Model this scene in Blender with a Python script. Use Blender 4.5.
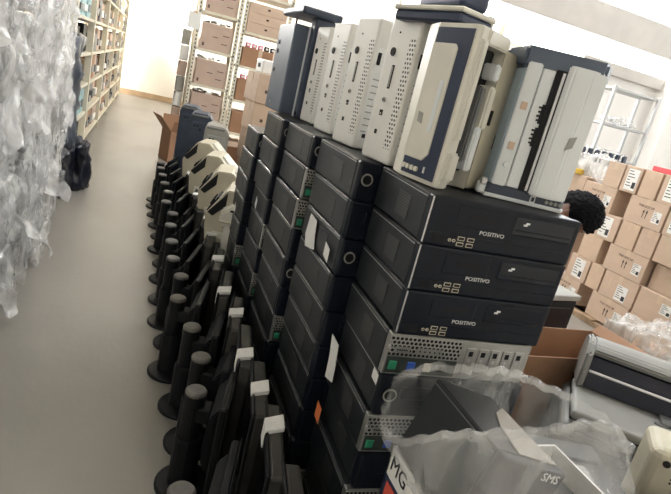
import bpy, bmesh, math, random
from mathutils import Vector, Matrix, noise
C = bpy.context.scene.collection
S = bpy.context.scene
for o in list(bpy.data.objects): bpy.data.objects.remove(o)
PI = math.pi
# ---------------------------------------------------------------- camera, world, light, exposure
cd = bpy.data.cameras.new('camera'); cam = bpy.data.objects.new('camera', cd); C.objects.link(cam)
cd.sensor_width = 36; cd.sensor_fit = 'HORIZONTAL'; cd.lens = 542/671*36; cd.clip_start = .02; cd.clip_end = 200
RM = Matrix(((0.9266122, -0.1239389, -0.3550057), (-0.2977601, 0.3347012, -0.8940436), (0.2296276, 0.9341382, 0.2732342)))
cam.matrix_world = Matrix.Translation((0, 0, 1.55)) @ RM.to_4x4()
S.camera = cam
S.view_settings.view_transform = 'Standard'; S.view_settings.look = 'None'
S.view_settings.gamma = 1; S.view_settings.use_curve_mapping = False
S.view_settings.exposure = 0.0
wd = bpy.data.worlds.new('sky'); S.world = wd; wd.use_nodes = True
wd.node_tree.nodes['Background'].inputs[0].default_value = (.86, .93, 1, 1)
wd.node_tree.nodes['Background'].inputs[1].default_value = 1.6

def area(name, loc, target, sx, sy, power, col):
    l = bpy.data.lights.new(name, 'AREA'); l.shape = 'RECTANGLE'; l.size = sx; l.size_y = sy; l.energy = power; l.color = col
    o = bpy.data.objects.new(name, l); C.objects.link(o); o.location = loc
    o.rotation_euler = (Vector(target)-Vector(loc)).to_track_quat('-Z', 'Y').to_euler()
    return o
area('window_daylight_back', (9.6, 12.34, 4.95), (9.6, 3, 4.95), 9, 2.5, 800, (.86, .93, 1))       # daylight of the tall back windows
area('window_daylight_aisle', (-2.72, 13.2, 3.1), (1, 12.5, 0), 5.0, 2.2, 4800, (1, .98, .95))   # daylight of the aisle's side window
area('window_daylight_right', (16.0, 4.0, 4.4), (3, 3.3, .9), 7, 2.4, 420, (.97, .98, 1))     # added fill for the cartons, out of view at the right wall
area('skylight_daylight', (3.0, 4.4, 6.55), (3.0, 4.4, 0), 2.6, 1.6, 300, (.96, .98, 1))     # added overhead fill for the stack tops and cartons
area('window_daylight_left', (-2.74, -.6, 3.3), (.4, 2.4, .3), 2, 1.0, 12, (.97, .98, 1))  # added weak fill from the left front; no window is built here

# ---------------------------------------------------------------- materials
MATS = {}
def mat(name, col, rough=.5, metal=0, var=0, vscale=8, bump=0, bscale=60, spec=.5, alpha=None, emit=None, stretch=None, col2=None):
    m = bpy.data.materials.new(name); m.use_nodes = True; nt = m.node_tree; N = nt.nodes; L = nt.links
    b = N['Principled BSDF']; b.inputs['Base Color'].default_value = (*col, 1)
    b.inputs['Roughness'].default_value = rough; b.inputs['Metallic'].default_value = metal
    b.inputs['Specular IOR Level'].default_value = spec
    tc = N.new('ShaderNodeTexCoord'); src = tc.outputs['Object']
    if stretch:
        mp = N.new('ShaderNodeMapping'); mp.inputs['Scale'].default_value = stretch; L.new(src, mp.inputs[0]); src = mp.outputs[0]
    if var:
        nz = N.new('ShaderNodeTexNoise'); nz.inputs['Scale'].default_value = vscale; nz.inputs['Detail'].default_value = 6; L.new(src, nz.inputs[0])
        mx = N.new('ShaderNodeMix'); mx.data_type = 'RGBA'
        c2 = col2 or tuple(c*(1-var) for c in col)
        cr = N.new('ShaderNodeValToRGB'); cr.color_ramp.elements[0].position = .35; cr.color_ramp.elements[1].position = .65
        L.new(nz.outputs[0], cr.inputs[0]); L.new(cr.outputs[0], mx.inputs[0])
        mx.inputs[6].default_value = (*col, 1); mx.inputs[7].default_value = (*c2, 1)
        L.new(mx.outputs[2], b.inputs['Base Color'])
    if bump:
        n2 = N.new('ShaderNodeTexNoise'); n2.inputs['Scale'].default_value = bscale; n2.inputs['Detail'].default_value = 4; L.new(src, n2.inputs[0])
        bp = N.new('ShaderNodeBump'); bp.inputs['Strength'].default_value = bump; bp.inputs['Distance'].default_value = .01
        L.new(n2.outputs[0], bp.inputs['Height']); L.new(bp.outputs[0], b.inputs['Normal'])
    if emit:
        b.inputs['Emission Color'].default_value = (*col, 1); b.inputs['Emission Strength'].default_value = emit
    MATS[name] = m
    return m
def film(name, col, base, amp, scale, rough=.22, bump=.6):
    """thin clear plastic: part see-through, part glossy white, creased by noise"""
    m = bpy.data.materials.new(name); m.use_nodes = True; nt = m.node_tree; N = nt.nodes; L = nt.links
    b = N['Principled BSDF']; b.inputs['Base Color'].default_value = (*col, 1); b.inputs['Roughness'].default_value = rough
    b.inputs['Specular IOR Level'].default_value = .8
    tc = N.new('ShaderNodeTexCoord')
    nz = N.new('ShaderNodeTexNoise'); nz.inputs['Scale'].default_value = scale; nz.inputs['Detail'].default_value = 7; nz.inputs['Distortion'].default_value = 1.2
    mp = N.new('ShaderNodeMapping'); mp.inputs['Scale'].default_value = (1, 1, .45); L.new(tc.outputs['Object'], mp.inputs[0]); L.new(mp.outputs[0], nz.inputs[0])
    vo = N.new('ShaderNodeTexVoronoi'); vo.feature = 'DISTANCE_TO_EDGE'; vo.inputs['Scale'].default_value = scale*1.5; L.new(tc.outputs['Object'], vo.inputs[0])
    ad = N.new('ShaderNodeMath'); ad.operation = 'MULTIPLY_ADD'; ad.inputs[1].default_value = .5; L.new(vo.outputs['Distance'], ad.inputs[0]); L.new(nz.outputs[0], ad.inputs[2])
    bp = N.new('ShaderNodeBump'); bp.inputs['Strength'].default_value = bump; bp.inputs['Distance'].default_value = .03
    L.new(ad.outputs[0], bp.inputs['Height']); L.new(bp.outputs[0], b.inputs['Normal'])
    mr = N.new('ShaderNodeMapRange'); mr.inputs['From Min'].default_value = .35; mr.inputs['From Max'].default_value = .65
    mr.inputs['To Min'].default_value = max(0, base-amp); mr.inputs['To Max'].default_value = min(1, base+amp); L.new(nz.outputs[0], mr.inputs[0])
    tr = N.new('ShaderNodeBsdfTransparent'); mx = N.new('ShaderNodeMixShader')
    L.new(mr.outputs[0], mx.inputs[0]); L.new(tr.outputs[0], mx.inputs[1]); L.new(b.outputs[0], mx.inputs[2])
    L.new(mx.outputs[0], N['Material Output'].inputs[0])
    return m
def perf(name, base, hole, pitch, r, rough=.5, metal=0):
    """perforated sheet: fine staggered round holes on the (y,z) and (x,z) faces"""
    m = mat(name, base, rough, metal); nt = m.node_tree; N = nt.nodes; L = nt.links; b = N['Principled BSDF']
    tc = N.new('ShaderNodeTexCoord'); sp = N.new('ShaderNodeSeparateXYZ'); L.new(tc.outputs['Object'], sp.inputs[0])
    def M(op, a, bb=None):
        n = N.new('ShaderNodeMath'); n.operation = op
        for i, v in enumerate((a, bb)):
            if v is None: continue
            if isinstance(v, (int, float)): n.inputs[i].default_value = v
            else: L.new(v, n.inputs[i])
        return n.outputs[0]
    u = M('MULTIPLY', M('ADD', sp.outputs[0], sp.outputs[1]), 1/pitch); v = M('MULTIPLY', sp.outputs[2], 1/pitch)
    row = M('MODULO', M('FLOOR', M('ADD', v, 1000)), 2)
    uu = M('SUBTRACT', M('FRACT', M('ADD', M('ADD', u, 1000), M('MULTIPLY', row, .5))), .5); vv = M('SUBTRACT', M('FRACT', M('ADD', v, 1000)), .5)
    d = M('LESS_THAN', M('ADD', M('MULTIPLY', uu, uu), M('MULTIPLY', vv, vv)), r*r)
    mx = N.new('ShaderNodeMix'); mx.data_type = 'RGBA'; mx.inputs[6].default_value = (*base, 1); mx.inputs[7].default_value = (*hole, 1)
    L.new(d, mx.inputs[0]); L.new(mx.outputs[2], b.inputs['Base Color'])
    return m
M_floor = mat('concrete_floor', (.25, .232, .205), .42, var=.2, vscale=1.1, bump=.12, bscale=30, stretch=(1, .6, 1))
M_wall = mat('cream_wall', (.80, .76, .68), .85, var=.06, vscale=1.5)
M_wallw = mat('pale_wall', (.82, .80, .77), .85, var=.06, vscale=1.5)
M_beam = mat('concrete_beam', (.55, .52, .48), .85, var=.10, vscale=2, bump=.1)
M_pane = mat('daylit_pane', (1, 1, 1), .4, emit=3.2)
M_case = mat('black_case', (.016, .019, .023), .40, var=.3, vscale=12, bump=.05, bscale=200, spec=.35)
M_case2 = mat('worn_case', (.022, .025, .029), .38, var=.35, vscale=7, bump=.05, bscale=200, spec=.38)
M_caseperf = perf('case_vent', (.05, .052, .055), (.006, .006, .006), .0075, .33, .45)
M_bez = mat('black_bezel', (.005, .008, .016), .42, var=.3, vscale=20, spec=.25)
M_gloss = mat('gloss_black', (.003, .006, .014), .16, spec=.35)
M_hole = mat('dark_recess', (.004, .004, .005), .8)
M_edge = mat('bare_edge', (.60, .60, .60), .3, metal=.6, var=.3, vscale=30)
M_silver = mat('silver_print', (.75, .75, .75), .35)
M_usb = mat('port_cream', (.55, .50, .40), .5)
M_green = mat('port_green', (.02, .22, .12), .5)
M_blue = mat('port_blue', (.03, .10, .45), .5)
M_metal = mat('bare_metal', (.46, .46, .44), .35, metal=.8, var=.2, vscale=20)
M_mperf = perf('grille_metal', (.45, .45, .43), (.01, .01, .01), .0115, .36, .4, .6)
M_board = mat('circuit_board', (.035, .045, .04), .5, var=.4, vscale=60)
M_label = mat('white_label', (.80, .80, .78), .5, var=.08, vscale=90)
M_orange = mat('orange_label', (.78, .22, .08), .5)
M_red = mat('red_print', (.62, .09, .06), .5)
M_ink = mat('ink', (.015, .015, .02), .6)
M_ink2 = mat('brown_ink', (.10, .06, .05), .7)
M_mon = mat('monitor_black', (.006, .007, .009), .5, var=.3, vscale=9, spec=.22)
M_mong = mat('monitor_dusty', (.042, .040, .036), .55, var=.4, vscale=14)
M_screen = mat('monitor_screen', (.005, .006, .008), .15)
M_cap = mat('dusty_cap', (.12, .115, .105), .6, var=.3, vscale=30)
M_ivory = mat('ivory_plastic', (.74, .73, .69), .45, var=.07, vscale=6)
M_ivoryp = perf('ivory_vent', (.74, .73, .69), (.05, .05, .05), .0125, .32)
M_beige = mat('beige_plastic', (.52, .48, .37), .5, var=.14, vscale=7)
M_beige2 = mat('pale_beige', (.70, .68, .60), .45, var=.10, vscale=7)
M_white = mat('white_plastic', (.72, .75, .76), .4, var=.06, vscale=8)
M_bluew = mat('bluish_plastic', (.42, .52, .60), .4, var=.08, vscale=8)
M_navy = mat('navy_panel', (.022, .035, .075), .35, var=.2, vscale=10)
M_slate = mat('slate_case', (.085, .11, .155), .45, var=.16, vscale=9)
M_slate2 = mat('slate_dark', (.04, .055, .085), .45, var=.2, vscale=9)
M_grey = mat('grey_plastic', (.33, .33, .305), .5, var=.12, vscale=8)
M_grey2 = mat('mid_grey_plastic', (.14, .145, .145), .5, var=.15, vscale=8)
M_card = mat('cardboard', (.56, .42, .32), .8, var=.09, vscale=5, bump=.06, bscale=80, stretch=(1, 1, 3))
M_card2 = mat('cardboard_tan', (.58, .43, .32), .8, var=.09, vscale=5, bump=.06, bscale=80)
M_card3 = mat('cardboard_brown', (.34, .19, .11), .8, var=.12, vscale=5, bump=.06, bscale=80)
M_cardp = mat('cardboard_pink', (.50, .38, .31), .8, var=.09, vscale=5)
M_skirt = mat('brown_skirting', (.40, .28, .17), .7, var=.2, vscale=6)
M_gprn = mat('printer_grey', (.27, .27, .255), .5, var=.12, vscale=6)
M_navy2 = mat('slot_navy', (.006, .009, .025), .2, spec=.4)
M_tape = mat('packing_tape', (.58, .44, .32), .3, var=.06, vscale=9)
M_rack = mat('cream_rack', (.66, .62, .50), .5, var=.10, vscale=9)
M_steel = mat('grey_rack', (.45, .46, .46), .4, var=.10, vscale=9)
M_wood = mat('pallet_wood', (.38, .26, .16), .8, var=.3, vscale=6, stretch=(1, 8, 8))
M_red2 = mat('red_tool', (.60, .03, .05), .4)
M_skin = mat('skin', (.33, .17, .12), .55, var=.12, vscale=14)
M_hair = mat('black_hair', (.006, .006, .009), .75, var=.4, vscale=60, bump=.6, bscale=120, spec=.15)
M_shirt = mat('navy_shirt', (.03, .045, .09), .85, var=.2, vscale=10)
M_trous = mat('dark_trousers', (.03, .03, .035), .85)
M_eye = mat('eye', (.6, .6, .6), .2)
M_sheet = mat('black_sheeting', (.014, .016, .028), .28, var=.4, vscale=6, bump=.3, bscale=14)
M_foil = mat('grey_sheeting', (.10, .115, .14), .3, var=.35, vscale=5, bump=.3, bscale=14)
M_film = film('wrapping_film', (.74, .73, .70), .60, .30, 7, .18, 1.0)
M_film2 = film('wrapping_film_loose', (.74, .73, .71), .42, .32, 6, .18, .9)
M_clear = film('clear_bag_film', (.80, .81, .81), .22, .18, 5, .09, .8)
M_cyl = mat('white_roll', (.72, .74, .76), .4)
M_pink = mat('pink_goods', (.60, .18, .25), .6)
M_teal = mat('teal_goods', (.40, .60, .62), .6, var=.3, vscale=30)

# ---------------------------------------------------------------- helpers
class MB:
    def __init__(s): s.bm = bmesh.new(); s.mats = []
    def mi(s, m):
        if m not in s.mats: s.mats.append(m)
        return s.mats.index(m)
    def _fin(s, fs, m):
        i = s.mi(m)
        for f in fs: f.material_index = i
    def box(s, c, d, m, bev=0, rot=None, seg=1):
        g = bmesh.ops.create_cube(s.bm, size=1); vs = g['verts']
        T = Matrix.Translation(c) @ (rot.to_4x4() if rot else Matrix.Identity(4)) @ Matrix.Diagonal((*d, 1))
        bmesh.ops.transform(s.bm, matrix=T, verts=vs)
        fs = list({f for v in vs for f in v.link_faces}); s._fin(fs, m)
        if bev:
            es = list({e for v in vs for e in v.link_edges})
            bmesh.ops.bevel(s.bm, geom=es, offset=bev, segments=seg, affect='EDGES', profile=.5, clamp_overlap=True, material=s.mi(m))
        return s
    def bb(s, x0, x1, y0, y1, z0, z1, m, bev=0, seg=1):
        return s.box(((x0+x1)/2, (y0+y1)/2, (z0+z1)/2), (abs(x1-x0), abs(y1-y0), abs(z1-z0)), m, bev, None, seg)
    def cyl(s, p0, p1, r0, m, r1=None, n=14, cap=True):
        p0 = Vector(p0); p1 = Vector(p1); r1 = r0 if r1 is None else r1; d = p1-p0
        q = d.to_track_quat('Z', 'Y').to_matrix().to_4x4()
        g = bmesh.ops.create_cone(s.bm, cap_ends=cap, segments=n, radius1=r0, radius2=r1, depth=d.length, matrix=Matrix.Translation((p0+p1)/2) @ q)
        s._fin(list({f for v in g['verts'] for f in v.link_faces}), m); return s
    def lathe(s, prof, m, n=20, c=(0, 0, 0)):
        rings = []
        for r, z in prof:
            rings.append([s.bm.verts.new((c[0]+r*math.cos(2*PI*k/n), c[1]+r*math.sin(2*PI*k/n), c[2]+z)) for k in range(n)])
        fs = []
        for a, b in zip(rings, rings[1:]):
            for k in range(n): fs.append(s.bm.faces.new((a[k], a[(k+1) % n], b[(k+1) % n], b[k])))
        fs.append(s.bm.faces.new(rings[-1])); fs.append(s.bm.faces.new(rings[0][::-1])); s._fin(fs, m); return s
    def prism(s, poly, f3, a, b, m, bev=0):
        """poly: 2-D outline; f3(u,v,w)->3-D; extruded w from a to b"""
        A = [s.bm.verts.new(f3(u, v, a)) for u, v in poly]; B = [s.bm.verts.new(f3(u, v, b)) for u, v in poly]
        fs = [s.bm.faces.new(A[::-1]), s.bm.faces.new(B)]; n = len(poly)
        for k in range(n): fs.append(s.bm.faces.new((A[k], A[(k+1) % n], B[(k+1) % n], B[k])))
        s._fin(fs, m)
        bmesh.ops.recalc_face_normals(s.bm, faces=fs)
        if bev:
            es = list({e for f in fs for e in f.edges}); bmesh.ops.bevel(s.bm, geom=es, offset=bev, segments=2, affect='EDGES', clamp_overlap=True, material=s.mi(m))
        return s
    def raw(s, vs, fs, m):
        V = [s.bm.verts.new(v) for v in vs]; s._fin([s.bm.faces.new([V[i] for i in f]) for f in fs], m); return s
    def build(s, name, parent=None, smooth=False, loc=None, rotz=None):
        me = bpy.data.meshes.new(name); s.bm.to_mesh(me); s.bm.free()
        for m in s.mats: me.materials.append(m)
        if smooth:
            for p in me.polygons: p.use_smooth = True
        o = bpy.data.objects.new(name, me); C.objects.link(o); o.parent = parent
        if loc: o.location = loc
        if rotz is not None: o.rotation_euler = (0, 0, rotz)
        return o
def tag(o, label=None, cat=None, group=None, kind=None):
    if label: o['label'] = label
    if cat: o['category'] = cat
    if group: o['group'] = group
    if kind: o['kind'] = kind
    return o
def thing(name, label, cat, loc=(0, 0, 0), rotz=0, group=None):
    o = bpy.data.objects.new(name, None); C.objects.link(o); o.location = loc; o.rotation_euler = (0, 0, rotz); o.empty_display_size = .05
    return tag(o, label, cat, group)
def copy_tree(o, parent=None):
    c = o.copy(); C.objects.link(c)
    if parent: c.parent = parent
    for ch in o.children: copy_tree(ch, c)
    return c
class Proto:
    def __init__(s, root): s.root = root; s.used = False
    def put(s, loc, rotz=0, label=None, group=None, rx=0, ry=0):
        o = s.root if not s.used else copy_tree(s.root); s.used = True
        o.location = loc; o.rotation_euler = (rx, ry, rotz)
        if label: o['label'] = label
        if group: o['group'] = group
        return o
TXT = {}
def text(s, size, m, parent, loc, rot, name='lettering', extrude=.0006, align='CENTER', sx=1):
    k = (s, size, m.name, align, sx)
    if k not in TXT:
        cu = bpy.data.curves.new('t', 'FONT'); cu.body = s; cu.size = size; cu.extrude = extrude; cu.align_x = align; cu.align_y = 'CENTER'; cu.resolution_u = 2
        o = bpy.data.objects.new('t', cu); C.objects.link(o); bpy.context.view_layer.update()
        me = bpy.data.meshes.new_from_object(o.evaluated_get(bpy.context.evaluated_depsgraph_get())); bpy.data.objects.remove(o)
        for v in me.vertices: v.co.x *= sx
        me.materials.clear(); me.materials.append(m); TXT[k] = me
    o = bpy.data.objects.new(name, TXT[k]); C.objects.link(o); o.parent = parent; o.location = loc; o.rotation_euler = rot
    return o
ORD = ['nearest', 'second', 'third', 'fourth', 'fifth', 'sixth', 'seventh', 'eighth', 'ninth', 'tenth', 'eleventh', 'twelfth', 'thirteenth', 'fourteenth', 'fifteenth', 'sixteenth', 'seventeenth', 'eighteenth', 'nineteenth', 'twentieth']
RX = PI/2
rnd = random.Random(7)

# ---------------------------------------------------------------- the room
def struct(name, mb, **k): o = mb.build(name, **k); o['kind'] = 'structure'; return o
struct('floor', MB().bb(-2.8, 16.2, -2.5, 17.6, -.1, 0, M_floor))
struct('wall_back', MB().bb(-2.8, 5.2, 17.4, 17.6, 0, 6.6, M_wall))
struct('wall_left', MB().bb(-3.0, -2.8, -2.5, 17.6, 0, 6.6, M_wall))
struct('wall_front', MB().bb(-2.8, 16.2, -2.7, -2.5, 0, 6.6, M_wall))
struct('wall_right', MB().bb(16.2, 16.4, -2.5, 12.3, 0, 6.6, M_wallw))
struct('wall_niche', MB().bb(5.0, 5.2, 12.5, 17.4, 0, 6.6, M_wall))
struct('ceiling', MB().bb(-3.0, 16.4, -2.7, 17.6, 6.6, 6.75, M_wallw))
w = MB().bb(5.0, 16.2, 12.3, 12.5, 0, 3.55, M_wallw).bb(5.0, 16.2, 12.3, 12.5, 6.3, 6.6, M_wallw)
struct('wall_rear_right', w)
struct('trim_1', MB().bb(1.4, 16.2, 11.75, 12.15, 4.27, 5.0, M_beam, .01))
struct('trim_2', MB().bb(10.2, 16.2, 12.1, 12.3, 3.55, 3.84, M_beam, .01))
struct('trim_3', MB().bb(13.1, 16.2, 11.6, 12.3, 0, 4.3, M_wallw, .01))
struct('baseboard_back', MB().bb(-2.8, 5.0, 17.37, 17.4, 0, .16, M_skirt, .004))
x = 5.0
for k in range(4):                                # tall windows above the rear wall, panes blown out by daylight
    fr = MB()
    fr.bb(x, x+.06, 12.36, 12.44, 3.55, 6.3, M_rack).bb(x+2.74, x+2.8, 12.36, 12.44, 3.55, 6.3, M_rack)
    fr.bb(x, x+2.8, 12.36, 12.44, 3.55, 3.61, M_rack).bb(x, x+2.8, 12.36, 12.44, 6.24, 6.3, M_rack)
    wf = struct('window_%d' % (k+1), fr)
    for j in range(3):
        MB().bb(x+.06+j*.9, x+.04+(j+1)*.9, 12.39, 12.41, 3.61, 6.24, M_pane).build('pane', wf)
    x += 2.8
w5 = struct('window_5', MB().bb(-2.82, -2.76, 10.7, 15.7, 2.0, 2.06, M_rack).bb(-2.82, -2.76, 10.7, 15.7, 4.2, 4.26, M_rack).bb(-2.82, -2.76, 10.7, 10.76, 2.0, 4.2, M_rack).bb(-2.82, -2.76, 15.64, 15.7, 2.0, 4.2, M_rack))
for j in range(4): MB().bb(-2.80, -2.78, 10.8+j*1.22, 11.95+j*1.22, 2.08, 4.2, M_pane).build('pane', w5)

sk = struct('window_7', MB().bb(1.6, 4.4, 3.5, 3.6, 6.5, 6.6, M_rack).bb(1.6, 4.4, 5.2, 5.3, 6.5, 6.6, M_rack).bb(1.6, 1.7, 3.5, 5.3, 6.5, 6.6, M_rack).bb(4.3, 4.4, 3.5, 5.3, 6.5, 6.6, M_rack))  # unseen skylight, added to go with the overhead fill lamp
for j in range(2): MB().bb(1.7+j*1.32, 2.98+j*1.32, 3.6, 5.2, 6.57, 6.59, M_pane).build('pane', sk)
w6 = struct('window_6', MB().bb(16.12, 16.2, .5, 7.5, 3.1, 3.2, M_rack).bb(16.12, 16.2, .5, 7.5, 5.6, 5.7, M_rack).bb(16.12, 16.2, .5, .6, 3.1, 5.7, M_rack).bb(16.12, 16.2, 7.4, 7.5, 3.1, 5.7, M_rack))  # unseen window, added to go with the right-hand fill lamp
for j in range(3): MB().bb(16.16, 16.19, .62+j*2.28, 2.86+j*2.28, 3.2, 5.6, M_pane).build('pane', w6)
# ---------------------------------------------------------------- desktop PCs (front faces -y, origin at bottom centre)
W, D, H = .41, .40, .1238
def pc_case(root, m, side=True):
    b = MB().bb(-W/2, W/2, -D/2+.03, D/2, 0.003, H-.002, m, .004)
    for sx in (-1, 1):
        for sy in (-.13, .13): b.cyl((sx*.16, sy, -.001), (sx*.16, sy, .006), .012, M_hole, n=8)
    b.build('case', root)
    for sx in (-1, 1):      # perforated side panel, lid seam
        MB().bb(sx*W/2-.0012, sx*W/2+.0012, -.07, .02, .025, .090, M_caseperf).build('side_vent', root)
        MB().bb(sx*W/2-.0008, sx*W/2+.0008, -D/2+.035, D/2-.01, H-.0125, H-.0105, M_edge).build('lid_edge', root)
def pc_front_positivo():
    r = thing('desktop_computer', 'x', 'computer'); pc_case(r, M_case)
    b = MB(); y = -D/2
    b.bb(-W/2, W/2, y, y+.032, 0, H, M_bez, .006, 2); b.build('front_bezel', r)
    u = lambda f: -W/2+f*W
    v = lambda f: H*(1-f)
    MB().bb(u(.17), u(.47), y-.002, y+.002, v(.55), v(.10), M_bez, .002).bb(u(.25), u(.42), y-.003, y-.001, v(.36), v(.28), M_hole).build('drive_cover', r)
    od = MB().bb(u(.54), u(.965), y-.003, y+.002, v(.52), v(.12), M_gloss, .003).bb(u(.56), u(.95), y-.0036, y-.002, v(.42), v(.40), M_hole).build('optical_drive', r)
    MB().bb(u(.60), u(.625), y-.0042, y-.003, v(.30), v(.26), M_silver).bb(u(.615), u(.64), y-.0042, y-.003, v(.26), v(.22), M_silver).build('drive_emblem', od)
    text('POSITIVO', .0150, M_silver, r, (u(.42), y-.001, v(.60)), (RX, 0, 0), 'brand_lettering', sx=1.05)
    MB().bb(u(.02), u(.98), y-.0012, y+.001, v(.735), v(.72), M_gloss).build('bezel_groove', r)
    g = MB()
    for k in range(6): g.bb(u(.055+k*.014), u(.062+k*.014), y-.0015, y+.001, v(.93), v(.76), M_hole)
    g.build('intake_slots', r)
    for k in range(2): MB().cyl((u(.165+k*.027), y-.002, v(.84)), (u(.165+k*.027), y+.002, v(.84)), .0042, M_usb, n=12).cyl((u(.165+k*.027), y-.0025, v(.84)), (u(.165+k*.027), y+.001, v(.84)), .002, M_hole, n=8).build('audio_jack', r)
    for k in range(4):
        cx = u(.235+.062*(k // 2)); cz = v(.78 if k % 2 else .90)
        MB().bb(cx-.009, cx+.009, y-.0018, y+.001, cz-.0052, cz+.0052, M_usb).bb(cx-.0072, cx+.0072, y-.0024, y, cz-.0032, cz+.0032, M_hole).build('usb_port', r)
    MB().bb(-W/2-.0012, -W/2+.002, y-.0012, y+.002, .004, H-.004, M_edge).build('bezel_edge', r)
    return Proto(r)
def pc_button(knob=True):
    r = thing('desktop_computer', 'x', 'computer'); pc_case(r, M_case2)
    y = -D/2
    MB().bb(-W/2, W/2, y, y+.032, 0, H, M_bez, .008, 2).build('front_bezel', r)
    if knob:
        k = MB().lathe([(.0175, 0), (.0175, .008), (.015, .0105), (.001, .0105)], M_mon, 18)
        o = k.build('power_button', r, loc=(-W/2+.028, y, .070)); o.rotation_euler = (RX, 0, 0)
        rg = MB(); n = 18
        for j in range(n):
            a = 2*PI*j/n; rg.box((-W/2+.028+.0155*math.cos(a), y-.009, .070+.0165*math.sin(a)), (.0055, .003, .0055), M_grey)
        rg.build('button_ring', r)
    MB().bb(0, .17, y-.002, y+.002, .06, .10, M_gloss, .002).build('optical_drive', r)
    MB().bb(-.15, -.03, y-.002, y+.002, .055, .095, M_bez, .002).build('drive_cover', r)
    MB().bb(-.12, -.03, y-.001, y+.001, .02, .034, M_hole).build('port_recess', r)
    return Proto(r)
def pc_rear():
    """its metal rear with grille, port board and expansion slots faces the camera"""
    r = thing('desktop_computer', 'x', 'computer'); pc_case(r, M_case)
    y = -D/2+.03
    MB().bb(-W/2+.002, W/2-.002, y-.022, y+.003, .002, H-.003, M_metal, .002).build('rear_plate', r)
    MB().bb(-W/2+.006, -.005, y-.0245, y-.02, .060, H-.008, M_mperf).build('grille', r)
    g = MB()
    for (a, b_) in ((-.185, -.145), (-.125, -.055)):
        g.bb(a, b_, y-.0258, y-.024, .068, .086, M_metal)
        for q in range(5): xx = a+.008+q*(b_-a-.016)/4; g.box((xx, y-.0262, .077), (.004, .001, .004), M_hole)
    g.build('blank_plate', r)
    pb = MB().bb(-W/2+.008, -.005, y-.024, y-.02, .008, .055, M_board).build('port_panel', r)
    for i, (xx, mm) in enumerate(((-.18, M_green), (-.13, M_blue), (-.085, M_usb), (-.045, M_hole))):
        MB().bb(xx-.011, xx+.011, y-.0275, y-.0235, .018, .044, mm, .002).build('port', pb)
    for k in range(5):
        x0 = .012+k*.036
        MB().bb(x0, x0+.028, y-.0248, y-.021, .014, .100, M_metal, .002).bb(x0+.008, x0+.02, y-.0258, y-.024, .075, .09, M_hole).cyl((x0+.014, y-.026, .062), (x0+.014, y-.024, .062), .005, M_edge, n=8).build('slot_cover', r)
    MB().box((-W/2+.004, y-.026, .084), (.008, .006, .012), M_edge, .002).build('latch', r)
    return Proto(r)
P1, P2, P3, P4 = pc_front_positivo(), pc_button(), pc_rear(), pc_button(False)
# (x of the left face, y of the front, yaw, first level z top, kinds from the top)
cols = [(.662, 1.125, -.04, 'PPPRBRNRB', 'nearest stack', .90),
        (.618, 1.497, 0, 'BNBNNNNN', 'second stack', 1.09),
        (.592, 1.965, 0, 'BRRNBNRN', 'third stack', 1.08),
        (.577, 2.42, 0, 'BNNNRNRN', 'fourth stack', .93),
        (.552, 2.82, 0, 'BBNNNNRN', 'farthest stack', .93)]
LV = ['topmost', 'second from the top', 'third from the top', 'fourth from the top', 'fifth from the top', 'sixth from the top', 'seventh from the top', 'eighth from the top', 'ninth from the top', 'tenth from the top', 'lowest']
PITCH = .1245
for ci, (fx, fy, yaw, kinds, where, dsc) in enumerate(cols):
    kinds = (kinds+'NRNB')[:11]
    for k in range(11):
        if ci == 4 and k == 0: continue
        t = kinds[k]; z = 1.3695-(k+1)*PITCH
        jit = [0, .002, .004, -.004, .006, -.003, .010, -.006, .004, 0, .003][k] if ci == 0 else rnd.uniform(-.007, .007)
        a = yaw+(0 if ci == 0 and k < 3 else rnd.uniform(-.012, .012))
        P = {'P': P1, 'B': P2, 'R': P3, 'N': P4}[t]
        # corner (left, front) kept at (fx, fy)
        wx = 1.085 if ci == 0 else 1
        cx = fx+jit+W*wx/2*math.cos(a)-D*dsc/2*math.sin(a); cy = fy+abs(jit)*.6+W*wx/2*math.sin(a)+D*dsc/2*math.cos(a)
        desc = {'P': 'black computer with silver brand lettering', 'B': 'black computer with round power button', 'R': 'black computer turned rear out, port grille showing', 'N': 'black computer with plain dark front'}[t]
        P.put((cx, cy, z), a, '%s, %s in the %s' % (desc, LV[k], where), 'desktop computers piled in stacks').scale = (1.085 if ci == 0 else 1, dsc, 1)

# papers and stickers on the stacks (each lies on a thing of its own)
def sheet(name, label, pts, m, cat, off=.003):
    """a small sheet with thickness, corners given in world space on a stack's left flank"""
    b = MB(); n = len(pts); vs = [Vector(p) for p in pts]
    nrm = (vs[1]-vs[0]).cross(vs[2]-vs[0]).normalized()
    if nrm.x > 0: nrm = -nrm
    A = [tuple(p+nrm*.001) for p in vs]; B = [tuple(p+nrm*(.001+off)) for p in vs]
    fs = [tuple(range(n))[::-1], tuple(range(n, 2*n))]+[(k, (k+1) % n, n+(k+1) % n, n+k) for k in range(n)]
    b.raw(A+B, fs, m); bmesh.ops.recalc_face_normals(b.bm, faces=b.bm.faces[:]); o = b.build(name); tag(o, label, cat); return o
sheet('paper_sheet', 'white folded paper sheet hanging at the back edge of the nearest stack', [(0.648, 1.4688, 0.8102), (0.648, 1.404, 0.8048), (0.648, 1.3878, 0.74), (0.648, 1.3824, 0.686), (0.648, 1.4418, 0.6698), (0.648, 1.4472, 0.74)], M_label, 'paper', 0.003)
sheet('paper_sheet', 'white paper sheet stuck on the flank of the second stack', [(0.609, 1.8372, 1.1034), (0.609, 1.761, 1.0983), (0.609, 1.7458, 1.0425), (0.609, 1.7255, 1.0019), (0.609, 1.827, 0.9816), (0.609, 1.8524, 1.0222)], M_label, 'paper', 0.003)
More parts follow.
